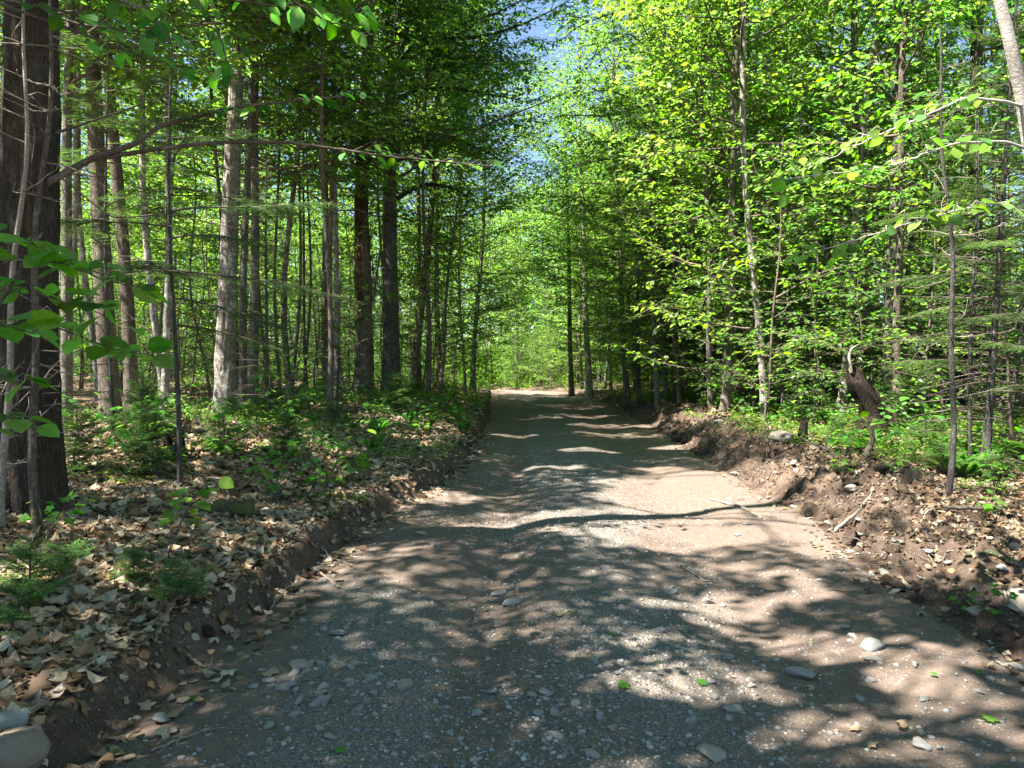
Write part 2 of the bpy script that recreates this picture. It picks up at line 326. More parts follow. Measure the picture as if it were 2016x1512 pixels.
# ------------------------------------------------------------------ things
def obj(name, me, parent=None, loc=None, rot=None):
    o = bpy.data.objects.new(name, me); C.objects.link(o)
    if parent is not None: o.parent = parent
    if loc is not None: o.location = loc
    if rot is not None: o.rotation_euler = rot
    return o
def tag(o, label, cat, group=None):
    o['label'] = label; o['category'] = cat
    if group: o['group'] = group
    return o
def struct(name, mb, m, smooth=True):
    o = obj(name, mb.mesh(name, m, smooth)); o['kind'] = 'structure'; return o
def stuff(name, mb, m, smooth=True):
    o = obj(name, mb.mesh(name, m, smooth)); o['kind'] = 'stuff'; return o
def thing(name, label, cat, loc=(0, 0, 0), rz=0., group=None):
    o = obj(name, None, None, loc, (0, 0, rz)); o.empty_display_size = .2; return tag(o, label, cat, group)
def dup(root, loc, rz, s=1., label=None, tilt=(0, 0)):
    r = root.copy(); C.objects.link(r); r.location = loc; r.rotation_euler = (tilt[0], tilt[1], rz); r.scale = (s, s, s)
    if label: r['label'] = label
    for ch in root.children:
        c = ch.copy(); C.objects.link(c); c.parent = r
    return r

# ------------------------------------------------------------------ the ground
ys = [-6.]
while ys[-1] < 170: ys.append(ys[-1] + (.12 if ys[-1] < 1.8 else max(.022, .0048 * ys[-1] * max(1, ys[-1] / 14))))
ys = np.array(ys); ysr = np.concatenate([[-60, -30, -12], ys, [220, 300, 420]])
def sheet(cols):
    X = cols(ysr); Y = np.broadcast_to(ysr[:, None], X.shape)
    Z = ground(X, Y); n, k = X.shape; V = np.stack([X, Y, Z], -1)
    i = np.arange(n - 1)[:, None] * k; j = np.arange(k - 1)[None]
    return V, np.stack([i + j, i + j + 1, i + k + j + 1, i + k + j], -1).reshape(-1, 4)
road = MB(); V, F = sheet(lambda y: Lx(y)[:, None] + (Rx(y) - Lx(y))[:, None] * np.linspace(0, 1, 150)[None])
x_, y_ = V[..., 0], V[..., 1]; g_ = np.exp(-((x_ + .75 + .12 * (y_ - 4)) / .42)**2) * S((6 - y_) / 1.5) + np.exp(-((x_ - .75) / .5)**2) * (.68 - .2 * S((y_ - 9) / 6)) + .5 * np.exp(-((x_ - .8) / 1.3)**2) * S((y_ - 8) / 5)
g_ = np.clip(g_ * (1 - .9 * np.exp(-((x_ + .16 - .03 * (y_ - 5)) / .16)**4)) + .22 * fbm(x_ * 1.4, y_ * .9, o=3, s=61), 0, 1)
road.add(V, F, np.stack([g_, g_, g_], -1).reshape(-1, 3)); struct('road', road, M['road'])
TL = np.linspace(0, .5, 22); bank = MB(); V, F = sheet(lambda y: Lx(y)[:, None] - TL[::-1][None]); bank.add(V, F); struct('bank', bank, M['soil'])
TR = np.linspace(0, 1.7, 64); bank = MB(); V, F = sheet(lambda y: Rx(y)[:, None] + TR[None]); bank.add(V, F); struct('bank', bank, M['soil'])
fl = MB()
ext = np.cumsum(np.concatenate([np.full(60, .05), np.geomspace(.06, 40, 70)]))
TLf = np.concatenate([[.5], .5 + ext]); V, F = sheet(lambda y: Lx(y)[:, None] - TLf[::-1][None]); fl.add(V, F)
TRf = np.concatenate([[1.7], 1.7 + ext]); V, F = sheet(lambda y: Rx(y)[:, None] + TRf[None]); fl.add(V, F)
struct('forest_floor', fl, M['floor'])

# ------------------------------------------------------------------ chosen sun patches: leaves that would shade them are cut from the crowns
LIT = [  # places on the ground, in picture pixels: x, y, half width, half height
    (1400, 975, 190, 48), (1250, 1030, 210, 26), (950, 1032, 140, 16), (1540, 1035, 110, 22), (880, 980, 70, 12), (1180, 1060, 60, 14),
    (1540, 1150, 45, 34), (1440, 1108, 60, 10), (1500, 1190, 50, 9), (1370, 1200, 60, 10), (1420, 1240, 40, 8), (1480, 1270, 22, 9),
    (1600, 1285, 85, 24), (1722, 1300, 55, 40), (1830, 1335, 120, 36), (1900, 1300, 60, 30), (1800, 1410, 150, 26), (1950, 1400, 90, 40),
    (1620, 1470, 160, 40), (1500, 1500, 90, 30), (1760, 1480, 150, 30), (1930, 1480, 90, 34), (1310, 1345, 70, 30), (1265, 1275, 35, 10), (1500, 1370, 60, 22), (1420, 1318, 50, 12), (1160, 1300, 40, 12), (980, 1415, 20, 16), (1200, 1385, 60, 20), (1230, 1500, 60, 20), (1280, 1180, 60, 9),
    (1180, 842, 90, 5), (1130, 802, 70, 4), (1290, 838, 50, 8), (1060, 778, 60, 4), (1120, 815, 100, 4), (1330, 880, 60, 7), (1060, 824, 60, 4), (1010, 860, 50, 4), (1200, 860, 120, 5), (1090, 920, 70, 5), (1300, 925, 80, 8), (1150, 885, 60, 4),
    (1790, 1130, 90, 26), (1700, 985, 90, 26), (1400, 820, 70, 14), (1500, 800, 80, 14), (1620, 790, 60, 16), (1880, 900, 70, 14), (1960, 1080, 60, 30), (1640, 1075, 60, 14), (1990, 900, 60, 20),
    (62, 1150, 70, 40), (262, 1135, 40, 36), (560, 850, 110, 14), (640, 880, 110, 12), (500, 830, 70, 10), (720, 975, 50, 16), (760, 850, 60, 10), (820, 1010, 60, 8), (690, 905, 60, 10), (440, 815, 40, 10), (830, 840, 100, 24), (920, 795, 40, 14), (250, 830, 70, 12), (320, 800, 60, 14), (860, 880, 40, 8), (900, 820, 40, 8)]
LITW = []
for (px, py, rx, ry) in LIT:
    c = G(px, py); a = G(px, py - ry); b = G(px, py + ry); e = rx * c[1] / FPX
    LITW.append((c[0], c[1], e * (1.2 if py > 940 else .85), max(.14, abs(a[1] - b[1]) / 2 * (1.2 if py > 940 else .8)), c[2]))
LITW = np.array(LITW)
def lit(P):                              # true for leaves to cut, so chosen ground, trunks and branches get sun
    z0 = .04; k = (P[:, 2] - z0) / SUN[2]; X = P[:, 0] - SUN[0] * k; Y = P[:, 1] - SUN[1] * k
    X, Y = X + .2 * fbm(X * 2.1, Y * 2.1, o=4, s=55), Y + .2 * fbm(X * 2.1, Y * 2.1, o=4, s=56)
    m = np.zeros(len(P), bool)
    for cx, cyy, ex, ey, _ in LITW: m |= ((X - cx) / ex)**2 + ((Y - cyy) / ey)**2 < 1
    for px, d, zt in ((440, 15.6, 9.), (322, 13.2, 5.), (258, 14.5, 3.), (218, 12.5, 2.5), (1428, 17, 8.), (714, 21, 5.), (572, 18, 5.)):
        ax_, ay_ = (px - 1008) / FPX * d, d; sh = SUN[:2]; kk = ((P[:, 0] - ax_) * sh[0] + (P[:, 1] - ay_) * sh[1]) / (sh @ sh)
        dx, dy, dz = P[:, 0] - SUN[0] * kk - ax_, P[:, 1] - SUN[1] * kk - ay_, P[:, 2] - SUN[2] * kk
        m |= (kk > .4) & (dx * dx + dy * dy < .42**2) & (dz > .3) & (dz < zt) & (vnoise(dz * 1.4, px, s=58) > -.45)
    m &= fbm(X * 3.6, Y * 3.6, o=3, s=59) > -.75
    k3 = (P[:, 2] - 3) / SUN[2]; m |= (k3 > .9) & (((P[:, 0] - SUN[0] * k3 - 2.5) / .95)**2 + ((P[:, 1] - SUN[1] * k3 - 4.5) / .4)**2 < 1)
    return m

# ------------------------------------------------------------------ tree growing
def leafcols(r_, n, bright=.5, spread=.26):
    return np.clip(np.stack([r_.normal(.5, .28, n), r_.normal(0, spread, n) + bright, r_.normal(.5, .25, n)], 1), 0, 1)
def sprays(r_, P, D, br, lv, tw=(.3, .75), gap=.16, lgap=.06, lsize=.1, tpl=KITE, droop=.25, start=.25, bright=.5, prune=None, flat=.35, dead=0.):
    """twigs with leaves along a limb with points P"""
    seg = np.linalg.norm(np.diff(P, axis=0), axis=1); cum = np.concatenate([[0], np.cumsum(seg)]); L = cum[-1]
    n = max(3, int(L * (1 - start) / gap)); s_ = np.linspace(L * start, L, n) + r_.normal(0, gap * .25, n); s_ = np.clip(s_, 0, L)
    B = np.stack([np.interp(s_, cum, P[:, k]) for k in range(3)], 1)
    idx = np.clip(np.searchsorted(cum, s_) - 1, 0, len(P) - 2); Dv = norm(np.diff(P, axis=0))[idx]
    H = Dv.copy(); H[:, 2] *= .5; H = norm(H + 1e-4); side = norm(np.cross(H, [0, 0, 1.]))
    sg = np.where(np.arange(n) % 2 == 0, 1, -1)[:, None]; a = r_.normal(.95, .25, n)[:, None]; a[-1] = 0.1
    td = norm(np.cos(a) * H + np.sin(a) * sg * side + np.array([0, 0, 1.]) * r_.normal(.08, .22, n)[:, None])
    tl = r_.uniform(*tw, n) * (1 - .45 * (s_ / L)) * min(1, .35 + L * .35)
    mid = B + td * tl[:, None] * .5 + [0, 0, .02]; end = B + td * tl[:, None] - np.array([0, 0, 1.]) * (droop * tl * .35)[:, None]
    keep = np.ones(n, bool)
    if prune is not None: keep = ~prune(mid)
    TP = np.stack([B, mid, end], 1)
    br.tubes(TP[keep], np.stack([np.full(n, .0035), np.full(n, .0025), np.full(n, .001)], 1)[keep], 3)
    if dead >= 1: return
    m = np.maximum(2, (tl / lgap).astype(int)); ti = np.repeat(np.arange(n), m)
    fr = (np.concatenate([np.arange(k) for k in m]) + r_.uniform(.2, 1, m.sum())) / np.repeat(m, m)
    lp = np.where(fr[:, None] < .5, B[ti] + (mid - B)[ti] * fr[:, None] * 2, mid[ti] + (end - mid)[ti] * (fr[:, None] * 2 - 1))
    ls = np.where(r_.random(len(ti)) < .5, 1, -1)[:, None]; T2 = td[ti]; sd = norm(np.cross(T2, [0, 0, 1.]) + 1e-4)
    ang = r_.normal(.8, .3, len(ti))[:, None]
    ax = norm(np.cos(ang) * T2 + np.sin(ang) * ls * sd - np.array([0, 0, 1.]) * r_.normal(droop, .22, len(ti))[:, None])
    nr = norm(np.array([0, 0, 1.]) + r_.normal(0, flat, (len(ti), 3)))
    size = lsize * r_.uniform(.5, 1.3, len(ti))
    lp = lp + ax * size[:, None] * .12
    k = np.ones(len(ti), bool)
    if prune is not None: k = ~prune(lp)
    lv.leaves(lp[k], ax[k], nr[k], size[k], leafcols(r_, k.sum(), (bright + r_.normal(0, .2, n)[ti])[k]), tpl)

def limb_path(r_, B, az, el, L, curve=.15, n=7, wob=.06):
    P = [np.array(B, float)]; d = np.array([math.cos(az) * math.cos(el), math.sin(az) * math.cos(el), math.sin(el)])
    for i in range(n - 1):
        d = norm(d + r_.normal(0, wob * 1.6, 3) + np.array([0, 0, curve / n])); P.append(P[-1] + d * L / (n - 1))
    return np.array(P)
def trunk_path(r_, H, lean=(0, 0), wob=.05, n=22):
    t = np.linspace(0, 1, n); ph = r_.uniform(0, 6.28, 4)
    x = lean[0] * t * H + wob * (np.sin(t * 5 + ph[0]) - math.sin(ph[0]) + .5 * (np.sin(t * 11 + ph[1]) - math.sin(ph[1])))
    y = lean[1] * t * H + wob * (np.sin(t * 5 + ph[2]) - math.sin(ph[2]) + .5 * (np.sin(t * 11 + ph[3]) - math.sin(ph[3])))
    return np.stack([x, y, t * H], 1)
def trunk_mb(P, rad, k=12, rough=0., seed=0, sub=4, flare=.5, lumps=0.):
    t = np.linspace(0, len(P) - 1, (len(P) - 1) * sub + 1); Q = np.stack([np.interp(t, np.arange(len(P)), P[:, i]) for i in range(3)], 1); r = np.interp(t, np.arange(len(P)), rad)
    r = r * (1 + flare * np.exp(-np.maximum(Q[:, 2] - P[0][2], 0) / .28)); Q[0, 2] -= .35
    th = np.linspace(0, 2 * np.pi, k, endpoint=False); c, s_ = np.cos(th), np.sin(th)
    dsp = np.ones((len(Q), k))
    if rough: dsp = dsp + rough * fbm(c[None] * 5 + seed, s_[None] * 5, Q[:, 2:3] * 1.6, o=3, s=seed) + rough * .7 * np.abs(vnoise(c[None] * 11, s_[None] * 11, Q[:, 2:3] * 1.1, s=seed + 5))
    if lumps: dsp = dsp + lumps * vnoise(c[None] * 1.6, s_[None] * 1.6, Q[:, 2:3] * 1.5, s=seed + 9)
    dsp = dsp + (.28 * np.exp(-np.maximum(Q[:, 2:3] - P[0][2], 0) / .2) * vnoise(c[None] * 1.9, s_[None] * 1.9, 0, s=seed + 3)) * (flare > .1)
    V = Q[:, None] + (r[:, None] * dsp)[..., None] * np.stack([c, s_, 0 * c], 1)[None]
    i = np.arange(len(Q) - 1)[:, None] * k; j = np.arange(k)[None]; j2 = (j + 1) % k
    mb = MB(); mb.add(V, np.stack([i + j, i + j2, i + k + j2, i + k + j], -1).reshape(-1, 4))
    mb.add(np.concatenate([V[-1], Q[-1:]]), np.stack([j[0], j2[0], np.full(k, k)], -1)); return mb

def thin(mb, T, pred):
    V = np.concatenate(mb.v).reshape(-1, T, 3); Fc = mb.f[0].shape[1]; F = np.concatenate(mb.f); per = len(F) // len(V); F = F.reshape(len(V), per, Fc); Cc = np.concatenate(mb.c).reshape(-1, T, 3)
    k = ~pred(V.mean(1)); F = F - (np.arange(len(V)) * T)[:, None, None]; V, F, Cc = V[k], F[k], Cc[k]; n = len(V)
    mb.v = [V.reshape(-1, 3)]; mb.c = [Cc.reshape(-1, 3)]; mb.f = [(F + (np.arange(n) * T)[:, None, None]).reshape(-1, Fc)]; mb.n = n * T
def jagged(mb, k, rows, amp, seed):
    V = mb.v[0].reshape(-1, k, 3); n = len(V); th = np.arange(k) * 6.283 / k; c = V.mean(1, keepdims=True)
    j = amp * (fbm(np.cos(th) * 2.2, np.sin(th) * 2.2, seed, 3, seed) + .5 * vnoise(np.cos(th) * 9, np.sin(th) * 9, seed, seed + 1))
    for q in range(rows): V[n - 1 - q, :, 2] += j * (1 - q / rows)**1.5
    inn = c[-rows:] + (V[-rows:] - c[-rows:]) * .72; inn[:, :, 2] = V[-rows:, :, 2] - .01; inn = inn[::-1]; W = np.concatenate([V[-1:], inn]); m = len(W)
    i = np.arange(m - 1)[:, None] * k; jj = np.arange(k)[None]; j2 = (jj + 1) % k
    mb.v = [V.reshape(-1, 3)]; mb.f = mb.f[:1]; mb.c = mb.c[:1]; mb.n = n * k; mb.add(W.reshape(-1, 3), np.stack([i + jj, i + j2, i + k + j2, i + k + jj], -1).reshape(-1, 4))
    last = (m - 1) * k; mb.add(np.concatenate([W[-1], W[-1].mean(0, keepdims=True)]), np.stack([jj[0], j2[0], np.full(k, k)], -1)); return mb
def leafy_limb(r_, LP, br, lv, r0, tw, gap, lgap, lsize, tpl, droop, bright, sub=.45):
    br.tube(LP, np.linspace(r0, .004, len(LP)), 6, cap=False); L = np.linalg.norm(np.diff(LP, axis=0), axis=1).sum()
    sprays(r_, LP, None, br, lv, tw, gap, lgap, lsize, tpl, droop, .3, bright); hz = math.atan2(LP[-1][1] - LP[0][1], LP[-1][0] - LP[0][0])
    for q in range(int(L / sub)):
        fq = .15 + .83 * (q + r_.random() * .6) / int(L / sub); x_ = min(fq, .99) * (len(LP) - 1); i0 = int(x_); B2 = LP[i0] + (LP[i0 + 1] - LP[i0]) * (x_ - i0); L2 = r_.uniform(.6, 1.9) * (1.2 - .6 * fq)
        P2 = limb_path(r_, B2, hz + (1 if q % 2 else -1) * r_.normal(.95, .35), r_.normal(.1, .4), L2, .1, 6); br.tube(P2, np.linspace(.012, .003, 6), 4, cap=False)
        sprays(r_, P2, None, br, lv, tw, gap, lgap, lsize, tpl, droop, .1, bright)
        for g_ in (.4, .7):
            P3 = limb_path(r_, P2[int(g_ * 5)], hz + r_.uniform(-2, 2), r_.normal(.1, .4), L2 * .45, .1, 5); sprays(r_, P3, None, br, lv, tw, gap, lgap, lsize, tpl, droop, .1, bright)
def broadleaf(seed, H=15, r=.1, cb=5., cr=2.6, nl=46, lean=(0, 0), wob=.06, lsize=.105, gap=.16, lgap=.06, tw=(.3, .8), deadn=8, base=np.zeros(3),
              prune=None, rough=0., k=10, tpl=KITE, bright=.5, droop=.25, flare=.4, elev=(-.05, .75), lumps=0., azbias=None, taper=.8, sub=.42):
    """-> trunk, branches, crown as MBs in local coordinates; prune is given world points"""
    r_ = np.random.default_rng(seed); P = trunk_path(r_, H, lean, wob); t = np.linspace(0, 1, len(P)); rad = r * (1 - taper * t**.9) + .006
    tr = trunk_mb(P, rad, k, rough, seed, 4 if rough else 1, flare, lumps)
    br, lv, twm = MB(), MB(), MB(); pr = None
    for i in range(nl):
        f = (i + r_.uniform(0, 1)) / nl; h = cb + (H * .97 - cb) * f**.9; tt = h / H
        B = np.array([np.interp(h, P[:, 2], P[:, 0]), np.interp(h, P[:, 2], P[:, 1]), h]); rt = np.interp(tt, t, rad)
        az = i * 2.4 + r_.normal(0, .6)
        if azbias is not None and r_.random() < azbias[1]: az = azbias[0] + r_.normal(0, .7)
        L = cr * (.3 + .7 * math.sin(math.pi * min(1, f * .72 + .25))) * r_.uniform(.4, 1.25)
        el = elev[0] + (elev[1] - elev[0]) * f**.8 + r_.normal(0, .22)
        LP = limb_path(r_, B, az, el, L, .25, 8, .08)
        if prune is not None and prune(LP[3:] + base).mean() > .62: continue
        br.tube(LP, np.linspace(min(rt * .5, .008 + .007 * L), .003, len(LP)), 5, cap=False)
        sprays(r_, LP, None, twm, lv, tw, gap, lgap, lsize, tpl, droop, .22, bright, None)
        hz = math.atan2(LP[-1][1] - LP[0][1], LP[-1][0] - LP[0][0]); q_ = max(2, int(L / sub))
        for q in range(q_):
            fq = .2 + .75 * (q + r_.random() * .6) / q_; x_ = min(fq * (len(LP) - 1), len(LP) - 1.01); i0 = int(x_); B2 = LP[i0] + (LP[i0 + 1] - LP[i0]) * (x_ - i0)
            L2 = L * .55 * (1.15 - fq) * r_.uniform(.7, 1.3) + .15
            P2 = limb_path(r_, B2, hz + (1 if q % 2 else -1) * r_.normal(.85, .25), r_.normal(.12, .25), L2, .1, 5)
            twm.tubes(P2[None, ::2], np.array([[.004 + .003 * L2, .003, .002]]), 3)
            sprays(r_, P2, None, twm, lv, tw, gap, lgap, lsize, tpl, droop, .1, bright, None)
    if prune is not None:
        thin(lv, len(tpl[0]), lambda q: prune(q + base)); thin(twm, 9, lambda q: prune(q + base))
    if twm.n: br.add(np.concatenate(twm.v), np.concatenate(twm.f))
    for i in range(deadn):               # dead twigs on the bare stem
        h = r_.uniform(1.2, max(1.6, cb)); B = np.array([np.interp(h, P[:, 2], P[:, 0]), np.interp(h, P[:, 2], P[:, 1]), h])
        LP = limb_path(r_, B, r_.uniform(0, 6.28), r_.normal(.15, .25), r_.uniform(.4, 1.5), -.1, 6, .12)
        br.tube(LP, np.linspace(.009, .002, len(LP)), 4, cap=False)
        sprays(r_, LP, None, br, lv, (.15, .45), .22, dead=1.)
    return tr, br, lv
def conifer(seed, H=5, r=.05, b0=.4, bl=1.2, whorl=.26, nw=5, needle=.022, droop=.15, up=.1, spacing=.05, dense=1., topt=.1, base=np.zeros(3), prune=None, deadlow=0.):
    r_ = np.random.default_rng(seed); P = trunk_path(r_, H, (0, 0), .02, 12); t = np.linspace(0, 1, 12); rad = r * (1 - .9 * t) + .004
    tr = trunk_mb(P, rad, 8, flare=.3, sub=1); br, lv = MB(), MB(); h = b0
    while h < H - .05:
        f = (h - b0) / (H - b0)
        for q in range(nw):
            az = r_.uniform(0, 6.28); L = bl * (1 - f)**.7 * r_.uniform(.6, 1.1) + topt
            B = np.array([np.interp(h, P[:, 2], P[:, 0]), np.interp(h, P[:, 2], P[:, 1]), h + r_.normal(0, .04)])
            LP = limb_path(r_, B, az, up + f * .5 - droop * (1 - f) + r_.normal(0, .1), L, -droop, 6, .03)
            br.tube(LP, np.linspace(min(r * .4, .006 + .006 * L), .0015, 6), 4, cap=False)
            if h < deadlow and r_.random() < .75:
                sprays(r_, LP, None, br, lv, (.15, .4), .14, dead=1.); continue
            needled(r_, LP, br, lv, needle, spacing / dense, prune and (lambda q: prune(q + base)))
        h += whorl * r_.uniform(.7, 1.3)
    return tr, br, lv
NEEDLE = (np.array([[-.13, 0, 0], [.13, 0, 0], [0, 1, -.08]]), np.array([[0, 1, 2]]))
def needled(r_, P, br, lv, nlen=.022, sp=.05, prune=None, bright=.5):
    """flat sprays of needles along a bough"""
    L = np.linalg.norm(np.diff(P, axis=0), axis=1).sum(); n = max(4, int(L / sp)); f = np.linspace(.12, 1, n); x = np.linspace(0, 1, len(P))
    B = np.stack([np.interp(f, x, P[:, k]) for k in range(3)], 1); D = norm(np.stack([np.interp(f, x, np.gradient(P[:, k])) for k in range(3)], 1))
    side = norm(np.cross(D, [0, 0, 1.])); sg = np.where(np.arange(n) % 2 == 0, 1, -1)[:, None]; a = r_.normal(.9, .15, n)[:, None]; a[-1] = 0
    td = norm(np.cos(a) * D + np.sin(a) * sg * side + np.array([0, 0, 1.]) * r_.normal(-.05, .1, n)[:, None])
    tl = (.1 + .32 * L * (1 - f)) * r_.uniform(.6, 1.1, n) * np.clip(f * 4, .3, 1)
    E = B + td * tl[:, None] - np.array([0, 0, .12]) * tl[:, None]
    br.tubes(np.stack([B, E], 1), np.stack([np.full(n, .0012), np.full(n, .0006)], 1), 3)
    m = np.maximum(4, (tl / .0075).astype(int)); ti = np.repeat(np.arange(n), m); fr = np.concatenate([np.arange(k) for k in m]) / np.repeat(m, m)
    lp = B[ti] + (E - B)[ti] * fr[:, None]; sd = norm(np.cross(td, [0, 0, 1.]))[ti]; ls = np.where(np.arange(len(ti)) % 2 == 0, 1, -1)[:, None]
    ax = norm(.55 * td[ti] + sd * ls + r_.normal(0, .18, (len(ti), 3)) + [0, 0, .1]); nr = norm(np.array([0, 0, 1.]) + r_.normal(0, .3, (len(ti), 3)))
    k = np.ones(len(ti), bool) if prune is None else ~prune(lp)
    lv.leaves(lp[k], ax[k], nr[k], nlen * r_.uniform(.8, 1.2, k.sum()), leafcols(r_, k.sum(), bright, .2), NEEDLE)

def assemble(name, label, cat, parts, mats, loc, rz=0., group=None, names=('trunk', 'branches', 'crown')):
    o = thing(name, label, cat, loc, rz, group)
    for n_, mb, m_ in zip(names, parts, mats):
        if mb.n: obj(n_, mb.mesh(n_, m_), o)
    return o

# ------------------------------------------------------------------ the trees one can point to
def at(px, d): x = (px - 1008) / FPX * d; return np.array([x, d, gz(x, d)])
def hero(px, d, wpx, H, cb, mats, label, lean=(0, 0), seed=1, cr=2.6, nl=40, rough=.05, k=20, lumps=0., wob=.06, deadn=8, flare=.5, name='maple_tree', leafm='leaf', prune=lit, lsize=.125, gap=.16, lgap=.07, **kw):
    b = at(px, d); r = wpx * d / FPX / 2
    p = broadleaf(seed, H, r, cb, cr, nl, lean, wob, base=b, prune=prune, rough=rough, k=k, lumps=lumps, deadn=deadn, flare=flare, lsize=lsize, gap=gap, lgap=lgap, **kw)
    return assemble(name, label, 'tree', p, (M[mats], M['twig'], M[leafm]), b)
# left of the road
hero(218, 12.5, 37, 17, 6.5, 'bark_brown', 'straight brown barked tree next behind the big dark trunk left of the road', (-.035, 0), 11, rough=.05, flare=.35)
hero(258, 14.5, 27, 16, 6.2, 'bark_brown', 'tree with pinkish brown lower trunk close behind a brown barked tree', (-.028, .0), 12, rough=.04, flare=.2)
hero(322, 13.2, 15, 12, 4.6, 'bark_pale', 'thin pale sunlit stem between the brown trunks and the thick pale maple', (.0, .0), 13, cr=2., rough=.04)
hero(440, 15.6, 37, 18, 6.6, 'bark_pale', 'thick pale scarred maple trunk in full sun on the leaf covered left bank', (.035, 0), 14, rough=.11, k=36, lumps=.2, wob=.05, flare=.25, deadn=4)
hero(497, 17.5, 20, 15, 5., 'bark_grey', 'grey stem standing just behind the thick pale maple', (.012, 0), 15, rough=.04)
hero(572, 18, 13, 13, 5.4, 'bark_moss', 'slim bowed moss flecked stem right of the thick pale maple', (.03, 0), 16, wob=.16, cr=2.2)
hero(648, 20, 12, 14, 5.5, 'bark_grey', 'left one of a close pair of slim grey stems before the rotting trunk', (.01, 0), 17, cr=2.2)
hero(664, 20.4, 13, 14, 5.5, 'bark_pale', 'right one of a close pair of slim stems beside the rotting trunk', (.008, 0), 18, cr=2.2)
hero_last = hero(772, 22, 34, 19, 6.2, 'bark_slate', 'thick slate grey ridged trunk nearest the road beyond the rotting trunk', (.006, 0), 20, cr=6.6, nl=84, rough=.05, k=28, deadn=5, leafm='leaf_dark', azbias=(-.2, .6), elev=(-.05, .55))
hero(816, 26, 18, 16, 5, 'bark_moss', 'moss flecked trunk leaning towards the road behind the slate grey trunk', (.06, 0), 21, cr=3, wob=.1)
hero(864, 30, 11, 15, 2.5, 'bark_grey', 'slender leafy stem at the left edge of the road far ahead', (.01, 0), 22, cr=3.2)
slate = hero_last
rr = np.random.default_rng(25); br, lv = MB(), MB(); A0 = np.array(slate.location)
for pts in ([(778, 140, 22), (815, 85, 21.6), (860, 72, 21.2), (930, 76, 20.8), (1010, 56, 20.5), (1090, 20, 20), (1150, -20, 20)], [(776, 130, 22), (800, 60, 22), (840, 0, 22), (900, -60, 22), (1000, -110, 21.5)], [(776, 200, 22), (830, 170, 21.5), (900, 175, 21), (990, 190, 20.5), (1060, 205, 20)],
            [(776, 290, 22), (830, 265, 22), (900, 275, 22.2), (960, 300, 22.5), (1010, 330, 23)], [(776, 395, 22), (830, 360, 22.5), (900, 370, 23), (960, 420, 23.5)], [(776, -40, 22), (850, -100, 22), (960, -120, 22), (1100, -110, 22)], [(776, 60, 22), (840, 100, 23), (950, 130, 24), (1050, 120, 25)]):
    Q = np.array([U(*p) for p in pts]) - A0; t = np.linspace(0, len(Q) - 1, len(Q) * 3); Q = np.stack([np.interp(t, np.arange(len(Q)), Q[:, i]) for i in range(3)], 1); Q[1:-1] = (Q[:-2] + Q[1:-1] * 2 + Q[2:]) / 4
    leafy_limb(rr, Q, br, lv, .085, (.25, .6), .2, .055, .13, KITE, .3, .42)
obj('road_limbs', br.mesh('road_limbs', M['bark_dark']), slate); obj('road_foliage', lv.mesh('road_foliage', M['leaf_dark']), slate)  # shaded look of this foliage is put into its leaf colour
# right of the road
hero(1428, 17, 21, 16, 3.2, 'bark_moss', 'slim pale tree with a dark mossy band standing alone on the right bank', (.018, 0), 31, cr=3.0, nl=46, rough=.06, flare=.15, leafm='leaf', wob=.05, deadn=12, azbias=(3.0, .35))
hero(1748, 14.6, 30, 17, 5, 'bark_slate', 'dark straight trunk just behind the leaning rotten stump', (.012, 0), 32, cr=3, rough=.05)
hero(1772, 13.2, 17, 11, 3, 'bark_brown', 'thin tan forked sapling crossing before a dark trunk by the rotten stump', (.015, .0), 33, cr=2.3, wob=.09)
hero(1905, 17.5, 33, 17, 5.5, 'bark_slate', 'dark trunk with a pale flared foot deep in the right hand wood', (.0, 0), 34, cr=3, rough=.06, flare=1.1)
hero(1162, 33, 13, 17, 3.5, 'bark_pale', 'slim white stem rising right of the far end of the road', (-.03, 0), 35, cr=3.4, nl=46)
hero(1125, 36, 10, 16, 3, 'bark_brown', 'slim dark stem beside the white stem at the far end of the road', (-.01, 0), 36, cr=3.2, nl=46)
hero(1620, 20, 10, 14, 3.5, 'bark_grey', 'narrow grey stem between the lone mossy tree and the rotten stump', (.0, 0), 37, cr=2.6)
last_hero = hero(1295, 22, 9, 13, 1.6, 'bark_grey', 'leafy pole tree on the right bank before the lone mossy tree', (-.02, 0), 38, cr=3.3, nl=50)
lean_r = last_hero
rr = np.random.default_rng(26); br, lv = MB(), MB(); A0 = np.array(lean_r.location)
for pts in ([(1297, 250, 22), (1240, 190, 21.5), (1185, 175, 21), (1130, 190, 21)], [(1295, 430, 22), (1220, 400, 22.5), (1150, 415, 23), (1090, 400, 23)], [(1298, 120, 22), (1240, 60, 22), (1190, 90, 22), (1160, 130, 22)], [(1295, 560, 22), (1200, 500, 24), (1120, 500, 25), (1060, 520, 26)], [(1298, 60, 22), (1220, 20, 22), (1140, 50, 22.5), (1080, 100, 23)], [(1297, -20, 22), (1200, -50, 22), (1110, -30, 22), (1060, 20, 22)], [(1298, 200, 22), (1200, 230, 23.5), (1110, 225, 25), (1040, 250, 26)], [(1297, 330, 22), (1200, 310, 24), (1110, 330, 26), (1050, 350, 27)]):
    Q = np.array([U(*p) for p in pts]) - A0; t = np.linspace(0, len(Q) - 1, len(Q) * 3); Q = np.stack([np.interp(t, np.arange(len(Q)), Q[:, i]) for i in range(3)], 1); Q[1:-1] = (Q[:-2] + Q[1:-1] * 2 + Q[2:]) / 4
    leafy_limb(rr, Q, br, lv, .035, (.25, .6), .2, .055, .12, KITE, .3, .55)
obj('road_limbs', br.mesh('road_limbs', M['bark_grey']), lean_r); obj('road_foliage', lv.mesh('road_foliage', M['leaf']), lean_r)
